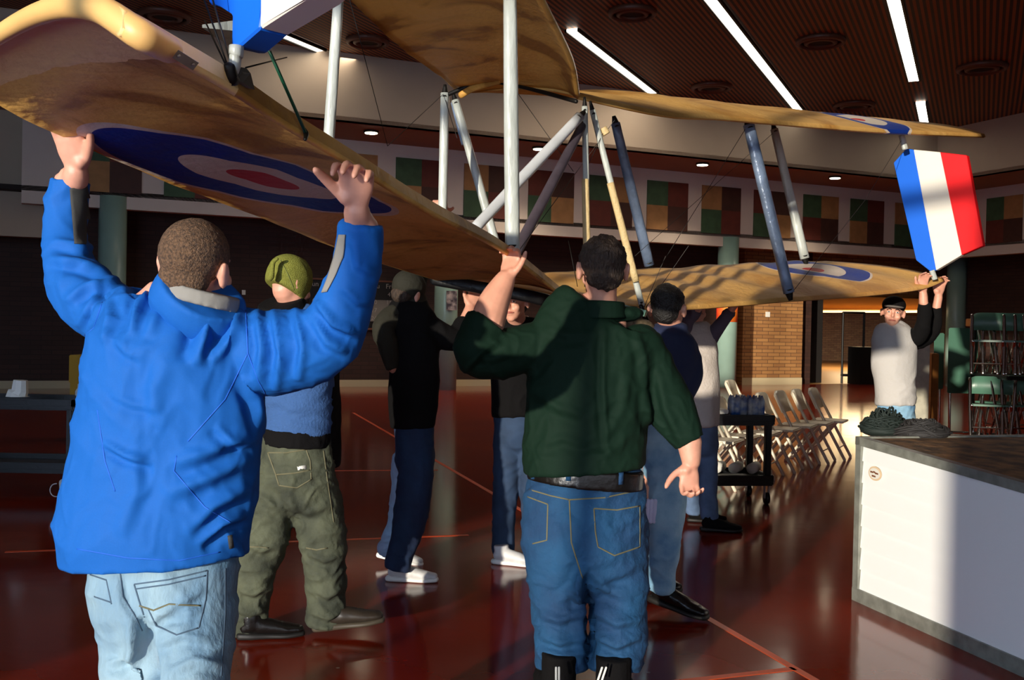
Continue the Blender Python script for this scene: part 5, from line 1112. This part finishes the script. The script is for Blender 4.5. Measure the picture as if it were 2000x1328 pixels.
# ---------------------------------------------------------------- far right clutter
def upright(px0, px1, py0, py1, Y, th, m, nm, lab, cat, top_tilt=0, group=None):
    a, b = W(px0, py1, Y), W(px1, py1, Y + .05); zt1 = W(px0, py0, Y).z; a.z = max(0, a.z); b.z = a.z
    bm = bmesh.new(); q = [a, b, V((b.x + top_tilt, b.y, zt1)), V((a.x + top_tilt, a.y, zt1))]; prism(bm, q, (0.02, th, 0)); bmesh.ops.bevel(bm, geom=bm.edges[:], offset=.012, segments=2, affect='EDGES')
    o = link_bm(nm, bm, m); return o
def folded_table(px0, px1, py0, py1, Y, lab, gm=TEAL):
    e = empty('folded_table', V((W((px0 + px1) / 2, py1, Y).x, Y, 0))); tag(e, lab, 'folded table', 'folded teal tables')
    o = upright(px0, px1, py0, py1, Y, .05, gm, 'table_top', '', ''); attach(o, e)
    for px in (px0 + 6, px1 - 6):
        bm = bmesh.new(); a = W(px, py1, Y + .1); a.z = .02; b = W(px, py0 + 20, Y + .1); tube(bm, [(a, .02), (b, .02)], seg=10, sub=1); link_bm('leg', bm, CHROME, e, True)
    bm = bmesh.new(); a = W(px0, py1, Y + .1); a.z = .1; b = W(px1, py1, Y + .1); b.z = .1; tube(bm, [(a, .02), (b, .02)], seg=10, sub=1); link_bm('crossbar', bm, CHROME, e, True)
folded_table(1850, 1908, 640, 768, 14.0, 'large teal folded table standing on edge right of the white tee')
folded_table(1822, 1842, 650, 760, 14.6, 'narrow teal folded table edge between the black sleeve and the large teal one')
# teal folding chairs with chrome frames, hung closely together
tproto = None; rnd = random.Random(4)
def trolley_pt(i, tier): return W(1926 + i * 11, 790, 13.2 + (i % 2) * .55)
e = empty('chair_trolley', (trolley_pt(3, 0).x, 13.5, 0)); tag(e, 'dark two-tier trolley loaded with chrome and teal folding chairs', 'trolley')
ta = trolley_pt(-1, 0); tb_ = trolley_pt(9, 0)
for zz in (.08, .93):
    bm = bmesh.new()
    for yy in (13.0, 14.0): rod(bm, (ta.x, yy, zz), (tb_.x, yy, zz), .03)
    for xx in (ta.x, tb_.x): rod(bm, (xx, 13.0, zz), (xx, 14.0, zz), .03)
    link_bm('rail', bm, IRON, e)
for xx in (ta.x, tb_.x):
    for yy in (14.0,): bm = bmesh.new(); rod(bm, (xx, yy, 0), (xx, yy, 1.7), .03); link_bm('post', bm, IRON, e)
pos = ['first', 'second', 'third', 'fourth', 'fifth', 'sixth', 'seventh', 'eighth', 'ninth']
for tier in (0, 1):
    for i in range(9):
        q = trolley_pt(i, tier); q.z = .12 + tier * .85
        if tproto is None: tproto = make_chair('chrome_folding_chair', CHROME); o = tproto; kids = list(tproto.children)
        else:
            o = tproto.copy(); C.objects.link(o)
            for ch in kids: c = ch.copy(); C.objects.link(c); c.parent = o
        o.location = q; o.rotation_euler = (0, 0, math.radians(rnd.choice((150, 165, 180, 120)) + rnd.uniform(-10, 10))); o.scale = (.95, .6, 1.0)
        tag(o, 'chrome folding chair with teal seat, %s on the %s tier counting from the folded table' % (pos[i], ('lower', 'upper')[tier]), 'folding chair', 'chrome chairs on the trolley')
for ch in kids:
    if ch.name.startswith(('backrest', 'seat')): ch.data.materials[0] = TEAL
def simple(px0, px1, py0, py1, Y, d, m, nm, lab, cat):
    o = upright(px0, px1, py0, py1, Y, d, m, nm, lab, cat); tag(o, lab, cat); return o
simple(1784, 1812, 662, 880, 12.5, .4, mat('cream_carton', srgb(205, 200, 180), .8, noise_amt=.2), 'carton', 'tall cream carton behind the man in the white tee', 'carton')
simple(1816, 1830, 690, 880, 13.0, .3, WOODT, 'wooden_post', 'brown wooden post right of the cream carton', 'post')
simple(1900, 1966, 622, 638, 15.5, .3, WOODT, 'wooden_beam', 'tan wooden board lying above the teal folded table', 'board')
# small equipment frame in the corridor
e = empty('equipment_rack', V((W(1665, 700, 29.5).x, 29.5, 0))); tag(e, 'black metal rack frame standing in the lit corridor', 'rack')
bm = bmesh.new(); a, b = W(1645, 700, 29.5), W(1686, 700, 29.5); a.z = b.z = 0
for p in (a, b): rod(bm, p, p + V((0, 0, 2.1)), .035)
rod(bm, a + V((0, 0, 2.1)), b + V((0, 0, 2.1)), .035); rod(bm, a + V((0, 0, .25)), b + V((0, 0, .25)), .04); link_bm('frame', bm, IRON, e)
bm = bmesh.new(); a = W(1680, 700, 29); a.z = 0; prism(bm, [a, a + WD * .8, a + WD * .8 + WN * .5, a + WN * .5], (0, 0, 1.1)); tag(link_bm('equipment_case', bm, BLACKP), 'black equipment case right of the rack in the corridor', 'case')
